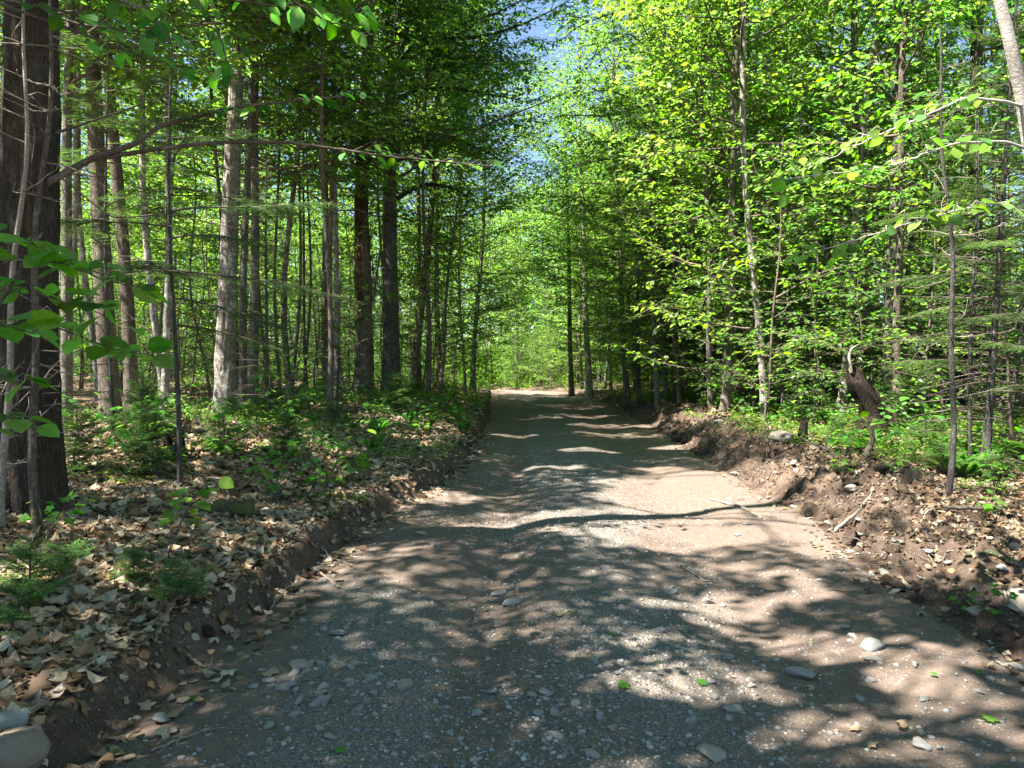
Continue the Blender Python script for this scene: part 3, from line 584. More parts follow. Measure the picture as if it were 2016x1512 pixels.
hero(1235, 29, 11, 16, 2.5, 'bark_grey', 'tall leafy tree bending over the far right edge of the road', (-.05, 0), 39, cr=4., nl=60)
hero(930, 34, 11, 15, 3.5, 'bark_grey', 'tall leafy tree bending over the far left edge of the road', (.05, 0), 42, cr=4., nl=56)

# the rotting trunk on the left
b = at(714, 21); rr = np.random.default_rng(19); P = trunk_path(rr, 12.5, (.02, 0), .05, 30); t = np.linspace(0, 1, len(P)); rad = .235 * (1 - .55 * t)
dead_tree = thing('dead_tree', 'dead standing trunk with loose dark bark and a red rotten wound', 'dead tree', b)
obj('trunk', jagged(trunk_mb(P, rad, 28, .16, 19, 5, .2, .1), 28, 30, .5, 3).mesh('trunk', M['bark_dark']), dead_tree)
tb = trunk_mb(P[:11], rad[:11] * 1.1, 28, .14, 19, 5, .25, .1); obj('bark', tb.mesh('bark', M['bark_brown']), dead_tree)
br = MB()
for i in range(12):
    h = rr.uniform(1.5, 8.5); B = np.array([np.interp(h, P[:, 2], P[:, 0]), np.interp(h, P[:, 2], P[:, 1]), h])
    br.tube(limb_path(rr, B, rr.uniform(0, 6.28), .2, rr.uniform(.4, 1.6), -.1, 6, .14), np.linspace(.02, .004, 6), 5)
obj('branch_stubs', br.mesh('branch_stubs', M['deadwood']), dead_tree)
wound = MB(); a0 = -1.75                       # the rotten wound facing the road and the viewer
zz = np.linspace(1.6, 6.4, 60); aa = np.linspace(-.45, .45, 12)
Cx = np.interp(zz, P[:, 2], P[:, 0]); Cy = np.interp(zz, P[:, 2], P[:, 1]); Rz = np.interp(zz, P[:, 2], rad) * 1.2
wd = (.5 + .5 * np.abs(vnoise(zz * 1.3, .5, s=71))) * S((zz - 1.6) / .8) * S((6.4 - zz) / .8)
ang = a0 + aa[None] * wd[:, None] + .2 * vnoise(zz * .9, 2.5, s=72)[:, None]
rz = Rz[:, None] * (1.04 + .1 * vnoise(ang * 14, zz[:, None] * 2.5, s=73)) + .02 * np.cos(aa[None] / .45 * 1.5)
V = np.stack([Cx[:, None] + rz * np.cos(ang), Cy[:, None] + rz * np.sin(ang), np.broadcast_to(zz[:, None], ang.shape)], -1)
i = np.arange(59)[:, None] * 12; j = np.arange(11)[None]; wound.add(V, np.stack([i + j, i + j + 1, i + 12 + j + 1, i + 12 + j], -1).reshape(-1, 4))
obj('rotten_wound', wound.mesh('rotten_wound', bark('red rotten heartwood', (.04, .02, .013), (.19, .1, .065), (.26, .09, .05), (1, 1, .2), 20, .6, 1.)), dead_tree)

# the big dark tree at the left, with its long bare branches reaching over towards the road
b = at(45, 5.7); bl = broadleaf(40, 16, .215, 5.2, 3.2, 40, (.012, .0), .04, base=b, prune=lit, rough=.14, k=48, flare=.3, deadn=10)
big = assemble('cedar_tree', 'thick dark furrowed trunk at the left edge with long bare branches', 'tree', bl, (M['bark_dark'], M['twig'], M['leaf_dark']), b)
rr = np.random.default_rng(41)
def screen_branch(mb, pts, r0, r1, lv=None, k=6, wig=.012, **kw):
    Q = np.array([U(*p) for p in pts]); t = np.linspace(0, len(Q) - 1, len(Q) * 6); Q = np.stack([np.interp(t, np.arange(len(Q)), Q[:, i]) for i in range(3)], 1)
    Q[1:-1] = (Q[:-2] + 2 * Q[1:-1] + Q[2:]) / 4; Q = Q + rr.normal(0, wig * .35, Q.shape) * np.linspace(0, 1, len(Q))[:, None]
    mb.tube(Q, np.linspace(r0, r1, len(Q)), k, cap=False)
    return Q
lb = MB(); ll = MB()
main = screen_branch(lb, [(90, 362, 5.7), (180, 312, 5.8), (270, 282, 5.9), (310, 250, 6), (390, 228, 6.1), (480, 208, 6.2), (560, 200, 6.3), (680, 190, 6.4)], .028, .005)
main2 = screen_branch(lb, [(170, 316, 5.8), (330, 290, 6), (440, 280, 6.1), (560, 280, 6.2), (640, 290, 6.3), (760, 308, 6.4), (880, 318, 6.5), (970, 328, 6.6)], .019, .005)
screen_branch(lb, [(110, 262, 5.7), (200, 232, 5.7), (280, 205, 5.8), (370, 168, 5.8)], .011, .002)
screen_branch(lb, [(280, 284, 5.9), (380, 310, 5.9), (480, 345, 6), (600, 375, 6), (720, 420, 6.1)], .007, .002)
screen_branch(lb, [(120, 350, 5.7), (220, 430, 5.6), (330, 420, 5.7), (560, 470, 5.8)], .008, .002)
screen_branch(lb, [(90, 500, 5.6), (200, 540, 5.5), (330, 530, 5.6), (430, 552, 5.7)], .008, .002)
for yy in (640, 690, 720, 775, 800): screen_branch(lb, [(80, yy, 5.6), (140, yy - 5 + rr.normal() * 6, 5.5), (220, yy + rr.normal() * 10, 5.5), (300 + rr.uniform(-40, 50), yy + rr.normal() * 14, 5.5)], .006, .0015)
for Q, st in ((main, .55), (main2, .6)):
    sprays(rr, Q, None, lb, ll, (.1, .4), .08, .07, .095, OVATE, .4, st, .55)
for Q in (main, main2): sprays(rr, Q, None, lb, ll, (.1, .4), .2, dead=1.)
for m_, n_, mm in ((lb, 'bare_branches', 'twig'), (ll, 'branch_leaves', 'leaf_near')):
    o = obj(n_, m_.mesh(n_, M[mm]), big); o.location = -b
def pole(px0, py0, px1, py1, d, wpx, bk, name, label, cat='sapling', seed=0):
    A = U(px0, py0, d); g = gz(A[0], d); A[2] = g; B = U(px1, py1, d); P = np.linspace(A, B, 24); r_ = np.random.default_rng(seed); P[:, 0] += .05 * np.sin(np.linspace(0, 5, 24) + seed) + .02 * np.sin(np.linspace(0, 15, 24) + seed)
    P = P - A; r = wpx * d / FPX / 2; o = thing(name, label, cat, A); obj('stem', trunk_mb(P, np.linspace(r, r * .3, 24), 10, .05, seed, 2, .15).mesh('stem', M[bk]), o)
    tw = MB()
    for i in range(22):
        q = P[r_.integers(3, 22)]; LP = limb_path(r_, q, r_.uniform(0, 6.28), r_.normal(.1, .3), r_.uniform(.25, .8), -.1, 6, .12); tw.tube(LP, np.linspace(.005, .0012, 6), 4, cap=False); sprays(r_, LP, None, tw, tw, (.1, .3), .15, dead=1.)
    obj('twigs', tw.mesh('twigs', M['deadwood']), o); return o
pole(73, 1042, 92, -80, 5.15, 17, 'bark_brown', 'dead_sapling', 'thin brown pole standing against the foot of the big dark trunk', seed=3)
pole(18, 1000, 42, -60, 5.1, 15, 'deadwood', 'dead_sapling', 'bleached slanting pole leaning on the big dark trunk', seed=4)
pole(1872, 950, 1858, 60, 7.3, 12, 'bark_slate', 'dead_sapling', 'straight bare sapling rising from the leaf litter right of the rotten stump', seed=6)

# ------------------------------------------------------------------ tree kinds that repeat through the wood
def proto(name, cat, parts, mats, names=('trunk', 'branches', 'crown')):
    return [(n_, mb.mesh(n_, m_)) for n_, mb, m_ in zip(names, parts, mats) if mb.n], name, cat
def plant(pr, loc, rz, s, label, group=None, tilt=(0, 0)):
    ms, name, cat = pr; o = thing(name, label, cat, loc, rz, group); o.scale = (s, s, s); o.rotation_euler = (tilt[0], tilt[1], rz)
    for n_, me in ms: obj(n_, me, o)
    return o
bks = ['bark_grey', 'bark_brown', 'bark_pale', 'bark_slate', 'bark_moss', 'bark_grey']
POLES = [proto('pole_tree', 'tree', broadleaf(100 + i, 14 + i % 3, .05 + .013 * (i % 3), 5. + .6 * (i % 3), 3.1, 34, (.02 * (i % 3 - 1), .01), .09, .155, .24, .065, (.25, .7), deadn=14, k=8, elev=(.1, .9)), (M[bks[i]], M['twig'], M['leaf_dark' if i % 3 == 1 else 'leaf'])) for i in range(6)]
EDGE = [proto('edge_tree', 'tree', broadleaf(120 + i, 12 + 2 * i, .07, .9, 3.3, 50, (.01, 0), .12, .135, .18, .058, (.22, .65), deadn=4, k=8, elev=(-.1, .85)), (M[bks[i]], M['twig'], M['leaf'])) for i in range(3)]
UNDER = [proto('understory_tree', 'sapling', broadleaf(140 + i, 3. + 1.1 * i, .02, .35, 1.6, 22, (.05, .02), .06, .105, .15, .07, (.2, .6), deadn=2, k=6, elev=(-.1, .5)), (M['twig'], M['twig'], M['leaf' if i % 2 else 'leaf_dark'])) for i in range(4)]
FIRS = [proto('fir_tree', 'conifer', conifer(160 + i, 4.2 + 2.6 * i, .035 + .015 * i, .3, 1.3 + .25 * i, .26, 5, .034, spacing=.06, deadlow=.8 + i * .8), (M['bark_slate'], M['twig'], M['needle'])) for i in range(3)]
PINE = proto('pine_tree', 'conifer', conifer(170, 10, .1, 2.4, 2.2, .5, 5, .075, .05, .25, .09), (M['bark_slate'], M['twig'], M['pine']))
rs = np.random.default_rng(55); placed = [(-4, 5.7)]
POLESL = [proto('pole_tree', 'tree', broadleaf(180 + i, 14 + i % 3, .045 + .012 * (i % 3), 5.4 + .6 * (i % 3), 2.9, 22, (.02 * (i % 3 - 1), .01), .12, .155, .26, .068, (.25, .7), deadn=14, k=8, elev=(.1, .9)), (M[bks[i]], M['twig'], M['leaf'])) for i in range(4)]
def free(x, y, r):
    return all((x - a)**2 + (y - c)**2 > r * r for a, c in placed)
def off_hero(x, y):                      # keep clear of sight lines and sun paths to the trunks that matter
    px = 1008 + x / y * FPX
    for p, d_ in ((440, 15.6), (322, 13.2), (258, 14.5), (1428, 17)):
        ux, uy = x - (p - 1008) / FPX * d_, y - d_; al = (ux * SUN[0] + uy * SUN[1]) / math.cos(SUN_EL); pe = abs(ux * SUN[1] - uy * SUN[0]) / math.cos(SUN_EL)
        if .3 < al < 7 and pe < 1.9: return False
    return all(not (abs(px - p) < wv and y < d_) for p, wv, d_ in ((440, 42, 16), (218, 34, 13), (772, 40, 22), (714, 36, 21), (1428, 40, 17.5), (1748, 30, 14.5), (1905, 30, 17), (1700, 50, 12.5)))
LLAB = {'pole_tree': 'slender pole tree among many in the thick wood left of the road', 'understory_tree': 'leafy understory sapling among many under the trees left of the road', 'fir_tree': 'small dark fir among others in the wood left of the road', 'edge_tree': 'broad leafy tree among others lining the left edge of the road'}
RLAB = {'pole_tree': 'slender pole tree among many in the dense wood right of the road', 'understory_tree': 'leafy understory sapling among many under the trees right of the road', 'fir_tree': 'small dark fir among others in the wood right of the road', 'edge_tree': 'tall bright leafy tree among others walling the right side of the road'}
def pr_tall(k): return k[0][1] != 'understory_tree'
MID = [proto('young_tree', 'tree', broadleaf(190 + i, 8 + 1.2 * i, .035, 1.6, 2.4, 26, (.02, 0), .12, .14, .2, .062, (.22, .65), deadn=4, k=7, elev=(-.1, .7)), (M['bark_grey'], M['twig'], M['leaf']), ) for i in range(3)]
LLAB['young_tree'] = 'leafy young tree among others filling the wood left of the road'; RLAB['young_tree'] = 'leafy young tree among others filling the wood right of the road'
def scatter(n, xr, yr, kinds, lab, grp, gap, sr=(.8, 1.2), edge=0.):
    k = 0
    for _ in range(n * 30):
        if k >= n: break
        y = rs.uniform(*yr) if yr[1] - yr[0] < 20 else yr[0] + (yr[1] - yr[0]) * rs.random()**1.15
        x = rs.uniform(*xr)
        x = (Lx(y) - x) if grp.endswith('left') else (Rx(y) + x); x = float(x)
        if pr_tall(kinds) and ((36 < y < 50 and -13 < x < Lx(y) + .5) or (44 < y < 52 and -6 < x < 3.)): continue
        if abs(x) > .78 * y + 5 or not free(x, y, gap) or not off_hero(x, y): continue
        placed.append((x, y)); k += 1; pr = kinds[rs.integers(len(kinds))]
        plant(pr, (x, y, gz(x, y) - .03), rs.uniform(0, 6.28), rs.uniform(*sr), lab[pr[1]], grp.rsplit(' ', 1)[0] + (' left of the road' if grp.endswith('left') else ' right of the road'), (rs.normal() * .035, rs.normal() * .035))
scatter(96, (1.6, 24), (12, 58), POLESL, LLAB, 'pole trees left', 1.0)
scatter(46, (2, 24), (21, 56), MID, LLAB, 'mid storey trees left', 1.2)
scatter(120, (1.5, 24), (17, 54), UNDER, LLAB, 'understory saplings left', .8)
scatter(12, (1.0, 5), (24, 56), EDGE, LLAB, 'edge trees left', 1.6, (.8, 1.1))
scatter(9, (3, 14), (15, 36), FIRS[:2], LLAB, 'small firs left', 1.2, (.5, .9))
scatter(40, (1.2, 6.5), (15, 58), EDGE, RLAB, 'edge trees right', 1.7, (.85, 1.25))
scatter(70, (3.5, 24), (13, 58), POLES, RLAB, 'pole trees right', 1.0)
scatter(110, (2.2, 17), (9, 54), UNDER, RLAB, 'understory saplings right', .8)
scatter(34, (1.3, 5.5), (13, 34), UNDER, RLAB, 'understory saplings right', .8)
scatter(30, (2.6, 14), (9, 36), FIRS, RLAB, 'small firs right', 1.0, (.6, 1.1))
for px, d, s in ((1255, 27, 1.), (1330, 23, .8), (1590, 19, .8), (1180, 44, 1.1)):
    x, y, z = at(px, d); plant(PINE, (x, y, z), rs.uniform(0, 6), s, 'soft blue green young pine among the bright leafy trees right of the road', 'young pines right of the road')

for i in range(16):
    x, y = rs.uniform(-2.2, 4.2), rs.uniform(45, 52); x = max(x, float(Rx(y)) + .4); plant(UNDER[1 + i % 3], (x, y, gz(x, y)), rs.uniform(0, 6.28), rs.uniform(.7, 1.), 'sunny sapling, one of several closing the view where the road bends', 'sunny saplings at the bend')
# canopy trees added to shade the road, many out of view; each is grown where it stands
cn = 0
for x, y, H, cr in ((-3.6, 1.2, 13, 3.4), (-6.6, -.6, 16, 3.4), (-6.2, 7.4, 17, 4.), (-7.6, 4.2, 17, 4.), (-8.4, 9.6, 18, 4.4), (-7.5, 12.4, 17, 5.4), (-5.9, 16.2, 16, 5.), (-5.2, 20.6, 15, 4.8), (-10.4, 14.2, 19, 4.4), (-3.4, 27, 15, 4.6), (-8.3, 21, 17, 4.), (-3.8, -2.4, 13, 3.4), (4.9, 1.6, 12, 3.2), (7.4, 9.5, 13, 3.)):
    b = np.array([x, y, gz(x, y)]); p = broadleaf(200 + cn, H, .09, 5., cr * 1.05, 58, (.015, 0), .07, .145, .17, .07, azbias=(.15, .5) if 3 < cn < 8 else None, base=b, prune=lit, k=10, deadn=6)
    lab = ['broad canopy tree standing beside the viewer on the left bank', 'canopy tree behind the viewer, left of the road and farther back', 'tall slender canopy tree on the left bank beyond the big dark trunk', 'canopy tree left of the big dark trunk, nearer the viewer', 'canopy tree left of the big dark trunk, farther away', 'tall slender canopy tree left of the brown barked trunks', 'tall slender canopy tree close behind the thick pale maple', 'canopy tree behind the pair of slim grey stems', 'canopy tree far left behind the brown barked trunks', 'canopy tree beyond the slate grey ridged trunk left of the road', 'canopy tree deep in the left wood behind the thick pale maple', 'canopy tree on the left bank just behind the viewer', 'canopy tree beside the viewer right of the road', 'canopy tree behind the angular grey boulder on the right bank'][cn]
    assemble('added_shade_tree', lab, 'tree', p, (M[bks[cn % 6]], M['twig'], M['leaf_dark' if cn % 2 else 'leaf']), b, group='canopy trees shading the road'); cn += 1

# the far wood that closes the view
fw = MB(); fb = MB(); rf = np.random.default_rng(77)
for i in range(150):
    a = rf.uniform(-.78, .78); y = rf.uniform(58, 100); x = a * y * .9; z = float(ground(np.array([x]), np.array([y]))[0]); H = rf.uniform(13, 20)
    P = trunk_path(rf, H, (rf.normal() * .02, 0), .1, 8) + [x, y, z]; fb.tube(P, np.linspace(.13, .03, 8), 5)
    n = 2600; h = np.where(rf.random(n) < .3, rf.uniform(.0, .2, n), rf.uniform(.02, 1, n)**.8); c = rf.normal(size=(n, 3)) * [2., 2., .6] * (1.25 - h[:, None] * .7); L_ = np.stack([np.interp(h * H, P[:, 2] - z, P[:, k]) for k in range(3)], 1) + c
    L_[:, 2] = np.maximum(L_[:, 2], z + .3)
    fw.leaves(L_, rf.normal(size=(n, 3)) * [1, 1, .3], norm(np.array([0, 0, 1.]) + rf.normal(0, .45, (n, 3))), rf.uniform(.24, .46, n), leafcols(rf, n), KITE)
stuff('far_woods', fw, M['leaf']); o = obj('far_stems', fb.mesh('far_stems', M['bark_grey'])); o['kind'] = 'stuff'

# ------------------------------------------------------------------ young growth near the viewer
def seedling(seed, H=.5, nst=3, lsize=.09, tpl=MAPLE, nl=4, pairs=3, spread=.3, wood='twig'):
    r_ = np.random.default_rng(seed); st, lv = MB(), MB()
    for i in range(nst):
        P = limb_path(r_, [0, 0, 0], r_.uniform(0, 6.28), 1.35 - spread * r_.random(), H * r_.uniform(.6, 1.1), -.2, 8, .05); st.tube(P, np.linspace(.0045, .002, 8), 5)
        for q in range(pairs):
            f = .45 + .55 * (q + 1) / pairs; k = int(f * 7); B = P[k]
            for sgn in (0, math.pi):
                az = q * 1.57 + sgn + r_.normal(0, .4); pt = limb_path(r_, B, az, .35, lsize * r_.uniform(.5, 1.1), -.5, 4, .03); st.tube(pt, np.linspace(.0014, .001, 4), 3, cap=False)
                d = np.array([[math.cos(az), math.sin(az), -r_.uniform(.1, .5)]])
                lv.leaves(pt[-1:], d, norm(np.array([[0, 0, 1.]]) + r_.normal(0, .25, (1, 3))), [lsize * r_.uniform(.7, 1.25)], leafcols(r_, 1, .55), tpl)
    return st, lv
def fern(seed, L=.45, n=6):
    r_ = np.random.default_rng(seed); st, lv = MB(), MB()
    for i in range(n):
        P = limb_path(r_, [0, 0, 0], i * 6.28 / n + r_.normal(0, .3), 1.1, L * r_.uniform(.7, 1.1), -1.5, 10, .02); st.tube(P, np.linspace(.003, .001, 10), 4)
        f = np.linspace(.15, 1, 26); x = np.linspace(0, 1, 10); B = np.stack([np.interp(f, x, P[:, k]) for k in range(3)], 1); D = norm(np.stack([np.interp(f, x, np.gradient(P[:, k])) for k in range(3)], 1))
        sd = norm(np.cross(D, [0, 0, 1.])); up = np.cross(sd, D)
        for sg in (1, -1): lv.leaves(B, norm(sd * sg + .35 * D), up, .16 * L * np.sin(np.pi * np.clip(f * .85 + .12, 0, 1))**.8 + .01, leafcols(r_, 26, .55), KITE)
    return st, lv
SEEDL = [proto('maple_seedling', 'seedling', seedling(300 + i, .32 + .1 * i, 2 + i % 3, .085), (M['twig'], M['leaf_near']), ('stem', 'leaves')) for i in range(4)]
BEECHS = [proto('beech_seedling', 'seedling', seedling(310 + i, .4 + .14 * i, 3, .09, ROUND, 4, 4, .7), (M['twig'], M['leaf_near']), ('stem', 'leaves')) for i in range(3)]
FERNS = [proto('fern', 'fern', fern(320 + i, .38 + .1 * i), (M['leaf_near'], M['leaf_near']), ('stalks', 'fronds')) for i in range(2)]
FIRSD = [proto('fir_seedling', 'seedling', conifer(330 + i, .35 + .22 * i, .007, .05, .22 + .1 * i, .055, 6, .027, .0, .3, .016, topt=.05), (M['twig'], M['twig'], M['needle_new']), ('stem', 'twigs', 'needles')) for i in range(3)]
def spot(pr, px, py, s, label, rz=None):
    p = G(px, py); return plant(pr, p - [0, 0, .01], rs.uniform(0, 6.28) if rz is None else rz, s, label)
spot(FIRSD[1], 62, 1175, .55, 'bright fir seedling above the fallen stick in the left corner')
spot(FIRSD[0], 128, 1140, .62, 'short fir seedling beside a brighter one near the big dark trunk')
spot(FIRSD[1], 262, 1150, .42, 'fir seedling with a drooping bright top in the leaf litter above the pale leaves')
spot(FIRSD[0], 365, 1195, .75, 'bushy fir seedling on the rim of the left bank')
spot(FIRSD[0], 30, 1240, .7, 'fir seedling below the fallen stick at the left edge')
spot(BEECHS[1], 325, 1105, 1.15, 'broad leaved seedling with big leaves leaning over the litter before the mossy log', 1.)
spot(SEEDL[1], 90, 1065, .9, 'low seedling with one broad leaf before the big dark trunk')
spot(SEEDL[2], 720, 870, 1.1, 'sunlit maple seedling with wide leaves on the left bank')
spot(SEEDL[3], 380, 850, 1.0, 'shaded maple seedling before the thick pale maple')
spot(FIRSD[2], 285, 935, .85, 'dark fir seedling in the leaf litter left of the mound')
spot(FIRSD[2], 150, 930, .8, 'open fir seedling right of the big dark trunk')
spot(FIRSD[1], 450, 900, 1., 'fir seedling on the leaf covered mound')
spot(FIRSD[2], 560, 900, .7, 'fir seedling in the sunny litter below the thick pale maple')
spot(SEEDL[1], 1660, 900, 1.1, 'dark leaved seedling between the grey boulder and the bent root')
spot(SEEDL[0], 1655, 945, 1.0, 'single broad leaved seedling in the churned soil below the bent root')
spot(FERNS[1], 1800, 850, 1.3, 'yellowing fern at the foot of the rotten stump')
spot(FERNS[0], 1730, 880, 1.2, 'green fern between the rotten stump and the bare sapling')
spot(FERNS[0], 1850, 880, 1.2, 'fern behind the straight bare sapling')
spot(SEEDL[2], 1960, 975, 1., 'seedling with several flat leaves at the right edge')
spot(SEEDL[0], 1960, 1030, 1., 'small seedling in shade below the one with flat leaves at the right edge')
spot(SEEDL[0], 1990, 1200, .6, 'tiny light green seedling before the grey stone at the right edge')
spot(SEEDL[0], 1880, 1215, .6, 'tiny seedling on the moss above the right road edge')
spot(SEEDL[2], 1640, 770, 1.4, 'lime green seedling in the sun left of the rotten stump')
spot(FIRSD[2], 1780, 770, 1.4, 'pale fir seedling right of the rotten stump')
def many(n, prs, xr, yr, side, label, group, sr=(.7, 1.3)):
    for _ in range(n):
        y = yr[0] + (yr[1] - yr[0]) * rs.random()**1.3; t_ = rs.uniform(*xr); x = float(Lx(y) - t_ if side < 0 else Rx(y) + t_)
        if abs(x) > .72 * y + .5: continue
        plant(prs[rs.integers(len(prs))], (x, y, gz(x, y) - .01), rs.uniform(0, 6.28), rs.uniform(*sr), label, group)
many(60, SEEDL, (.25, 5), (7, 26), -1, 'maple seedling, one of many on the leaf covered left bank', 'maple seedlings on the left bank')
many(12, FIRSD, (1., 6), (9, 22), -1, 'fir seedling, one of many on the leaf covered left bank', 'fir seedlings on the left bank')
many(34, BEECHS, (.4, 5), (8, 26), -1, 'broad leaved seedling, one of many on the leaf covered left bank', 'broad leaved seedlings on the left bank')
many(30, FERNS, (.2, 4), (11, 30), -1, 'fern, one of many on the left bank', 'ferns on the left bank')
many(70, SEEDL, (1.4, 6), (7.5, 26), 1, 'maple seedling, one of many beyond the right bank', 'maple seedlings on the right bank')
many(40, FERNS, (1.3, 6), (8, 26), 1, 'fern, one of many beyond the right bank', 'ferns on the right bank')
many(30, FIRSD, (1.6, 6), (7.5, 22), 1, 'fir seedling, one of many beyond the right bank', 'fir seedlings on the right bank')
many(40, BEECHS, (1.5, 6), (9, 28), 1, 'broad leaved seedling, one of many beyond the right bank', 'broad leaved seedlings on the right bank')

# the leafy sapling at the left edge close to the viewer
rr = np.random.default_rng(60); b = np.array([-2.15, 2.75, gz(-2.15, 2.75)])
st, lv = MB(), MB(); stem = np.array([[-2.15, 2.75, b[2] - .05], [-2.12, 2.76, 1.0], [-2.05, 2.78, 1.4], [-1.95, 2.8, 1.8], [-1.8, 2.85, 2.1]]); st.tube(stem, np.linspace(.014, .006, 5), 8)
for pts in ([(-60, 560, 2.78), (40, 500, 2.75), (130, 520, 2.7), (215, 555, 2.65), (290, 570, 2.6)], [(-60, 600, 2.78), (30, 560, 2.9), (110, 590, 2.95), (180, 610, 3.), (240, 640, 3.05)], [(-40, 480, 2.8), (20, 470, 2.75), (60, 480, 2.7), (100, 495, 2.65)],
            [(-60, 720, 2.75), (10, 745, 2.7), (50, 750, 2.65)], [(-60, 860, 2.75), (0, 815, 2.7), (60, 840, 2.65)], [(-60, 640, 2.75), (0, 640, 2.7), (70, 655, 2.68)], [(-60, 640, 2.9), (100, 640, 3.1), (230, 690, 3.3), (300, 700, 3.35)]):
    Q = screen_branch(st, pts, .005, .002, wig=.008)
    sprays(rr, Q, None, st, lv, (.05, .22), .045, .075, .105, ROUND, .3, .2, .6, flat=.4)
o = thing('leafy_sapling', 'near sapling with broad bright green leaves reaching in from the left edge', 'sapling', b)
for n_, mb, mm in (('stem', st, 'twig'), ('leaves', lv, 'leaf_near')): q = obj(n_, mb.mesh(n_, M[mm]), o); q.location = -b
# the beech whose twigs hang into the top of the view
rr = np.random.default_rng(61); b = np.array([-3.1, 2.1, gz(-3.1, 2.1)]); st, lv = MB(), MB()
P = trunk_path(rr, 9, (.03, .03), .05) + b; tk = trunk_mb(P - b, .07 * (1 - .8 * np.linspace(0, 1, 22)), 12, .03, 5)
for pts in ([(-340, -160, 3), (300, -80, 3.0), (380, -10, 3.1), (430, 60, 3.15), (455, 150, 3.2)], [(-340, -160, 3), (420, -80, 3.1), (560, -10, 3.1), (640, 40, 3.15), (690, 55, 3.2)], [(-340, -120, 2.9), (60, -60, 2.9), (200, -10, 2.9), (290, 20, 2.95), (330, 70, 3.)], [(-340, -120, 2.9), (0, 0, 3.), (120, 20, 3.1), (230, 60, 3.2), (330, 80, 3.3)], [(-340, -160, 3), (250, -60, 3.2), (400, -10, 3.3), (520, 10, 3.4), (640, 20, 3.5), (720, 30, 3.6)], [(-340, -120, 3), (60, 30, 3.2), (200, 80, 3.4), (300, 120, 3.5), (480, 150, 3.7)], [(-340, -160, 3), (300, -120, 3.1), (600, -60, 3.3), (700, 20, 3.5)]):
    Q = screen_branch(st, pts, .008, .002, wig=.008); Q0 = Q[int(len(Q) * .3):]
    sprays(rr, Q0, None, st, lv, (.06, .26), .06, .085, .085, OVATE, .6, .1, .45, flat=.35)
cr_ = broadleaf(62, 9, .06, 4.6, 2.6, 40, (.03, .03), .05, .1, base=b, prune=lit); st2 = MB(); [st2.add(v + b, f - sum(len(q) for q in cr_[1].v[:i])) for i, (v, f) in enumerate(zip(cr_[1].v, cr_[1].f))]
o = thing('beech_tree', 'beech whose pointed leaves hang into the top left of the view', 'tree', b); obj('trunk', tk.mesh('trunk', M['bark_grey']), o)
for n_, mb, mm in (('branches', st, 'twig'), ('hanging_leaves', lv, 'leaf_near')): q = obj(n_, mb.mesh(n_, M[mm]), o); q.location = -b
obj('upper_branches', cr_[1].mesh('upper_branches', M['twig']), o); obj('crown', cr_[2].mesh('crown', M['leaf_dark']), o)
# the pale barked tree leaning in at the top right
rr = np.random.default_rng(63); A = np.array([3.9, 4.9, gz(3.9, 4.9)]); st, lv = MB(), MB(); Q = np.array([A, [3.85, 4.85, 1.6], [3.72, 4.75, 2.6], U(2035, 340, 4.7), U(2012, 190, 4.65), U(1990, 90, 4.6), U(1968, 0, 4.6), U(1940, -200, 4.6), U(1900, -500, 4.6)])
t = np.linspace(0, 8, 40); Q = np.stack([np.interp(t, np.arange(9), Q[:, k]) for k in range(3)], 1); tk = trunk_mb(Q - A, np.linspace(.05, .028, 40), 14, .03, 4, 1, .2)
for pts, r0 in (([(2030, 215, 4.66), (1980, 200, 4.6), (1900, 192, 4.55), (1830, 225, 4.5), (1740, 262, 4.5), (1660, 300, 4.5), (1570, 340, 4.5)], .011), ([(2040, 300, 4.7), (1980, 278, 4.6), (1880, 282, 4.5), (1830, 300, 4.4), (1760, 325, 4.4), (1640, 342, 4.4), (1540, 352, 4.4)], .009), ([(2030, 420, 4.7), (1960, 400, 4.5), (1860, 420, 4.3), (1760, 450, 4.2), (1660, 480, 4.2), (1590, 500, 4.2)], .008)):
    Qb = screen_branch(st, pts, r0, .002, wig=.012); sprays(rr, Qb, None, st, lv, (.1, .38), .06, .085, .085, ROUND, .55, .2, .6, flat=.4)
cr_ = broadleaf(64, 7, .05, 3.5, 2.4, 30, base=A, prune=lit)
o = thing('pale_barked_tree', 'smooth pale stem leaning in at the top right with two long arching branches', 'tree', A); obj('trunk', tk.mesh('trunk', M['birch']), o)
for n_, mb, mm in (('branches', st, 'birch'), ('leaves', lv, 'leaf_near')): q = obj(n_, mb.mesh(n_, M[mm]), o); q.location = -A
# hemlock boughs sweeping across the left
def boughs(name, label, A, H, list_, seed, mt='needle', nlen=.026):
    r_ = np.random.default_rng(seed); st, lv = MB(), MB(); P = np.linspace([0, 0, -.1], [0.0, 0, H], 14); P[:, 0] += .035 * np.sin(np.linspace(0, 6, 14) + seed); tk = trunk_mb(P, np.linspace(.026, .008, 14), 8, .03, 2, 1, .2)
    for z, az, el, L in list_:
        LP = limb_path(r_, [0, 0, z], az, el, L, -.25, 8, .03); st.tube(LP, np.linspace(.011, .002, 8), 5, cap=False); needled(r_, LP, st, lv, nlen, .026)
        for q in range(3, 7):                # side boughs
            for sg in (1, -1):
                L2 = limb_path(r_, LP[q], az + sg * .75 + r_.normal(0, .15), el - .1, L * .42 * (1.1 - q / 8), -.2, 6, .03); st.tube(L2, np.linspace(.005, .0015, 6), 4, cap=False); needled(r_, L2, st, lv, nlen, .026)
    o = thing(name, label, 'conifer', A); obj('trunk', tk.mesh('trunk', M['bark_slate']), o); obj('branches', st.mesh('branches', M['twig']), o); obj('needles', lv.mesh('needles', M[mt]), o); return o
A = np.array([-3.1, 6.8, gz(-3.1, 6.8)])
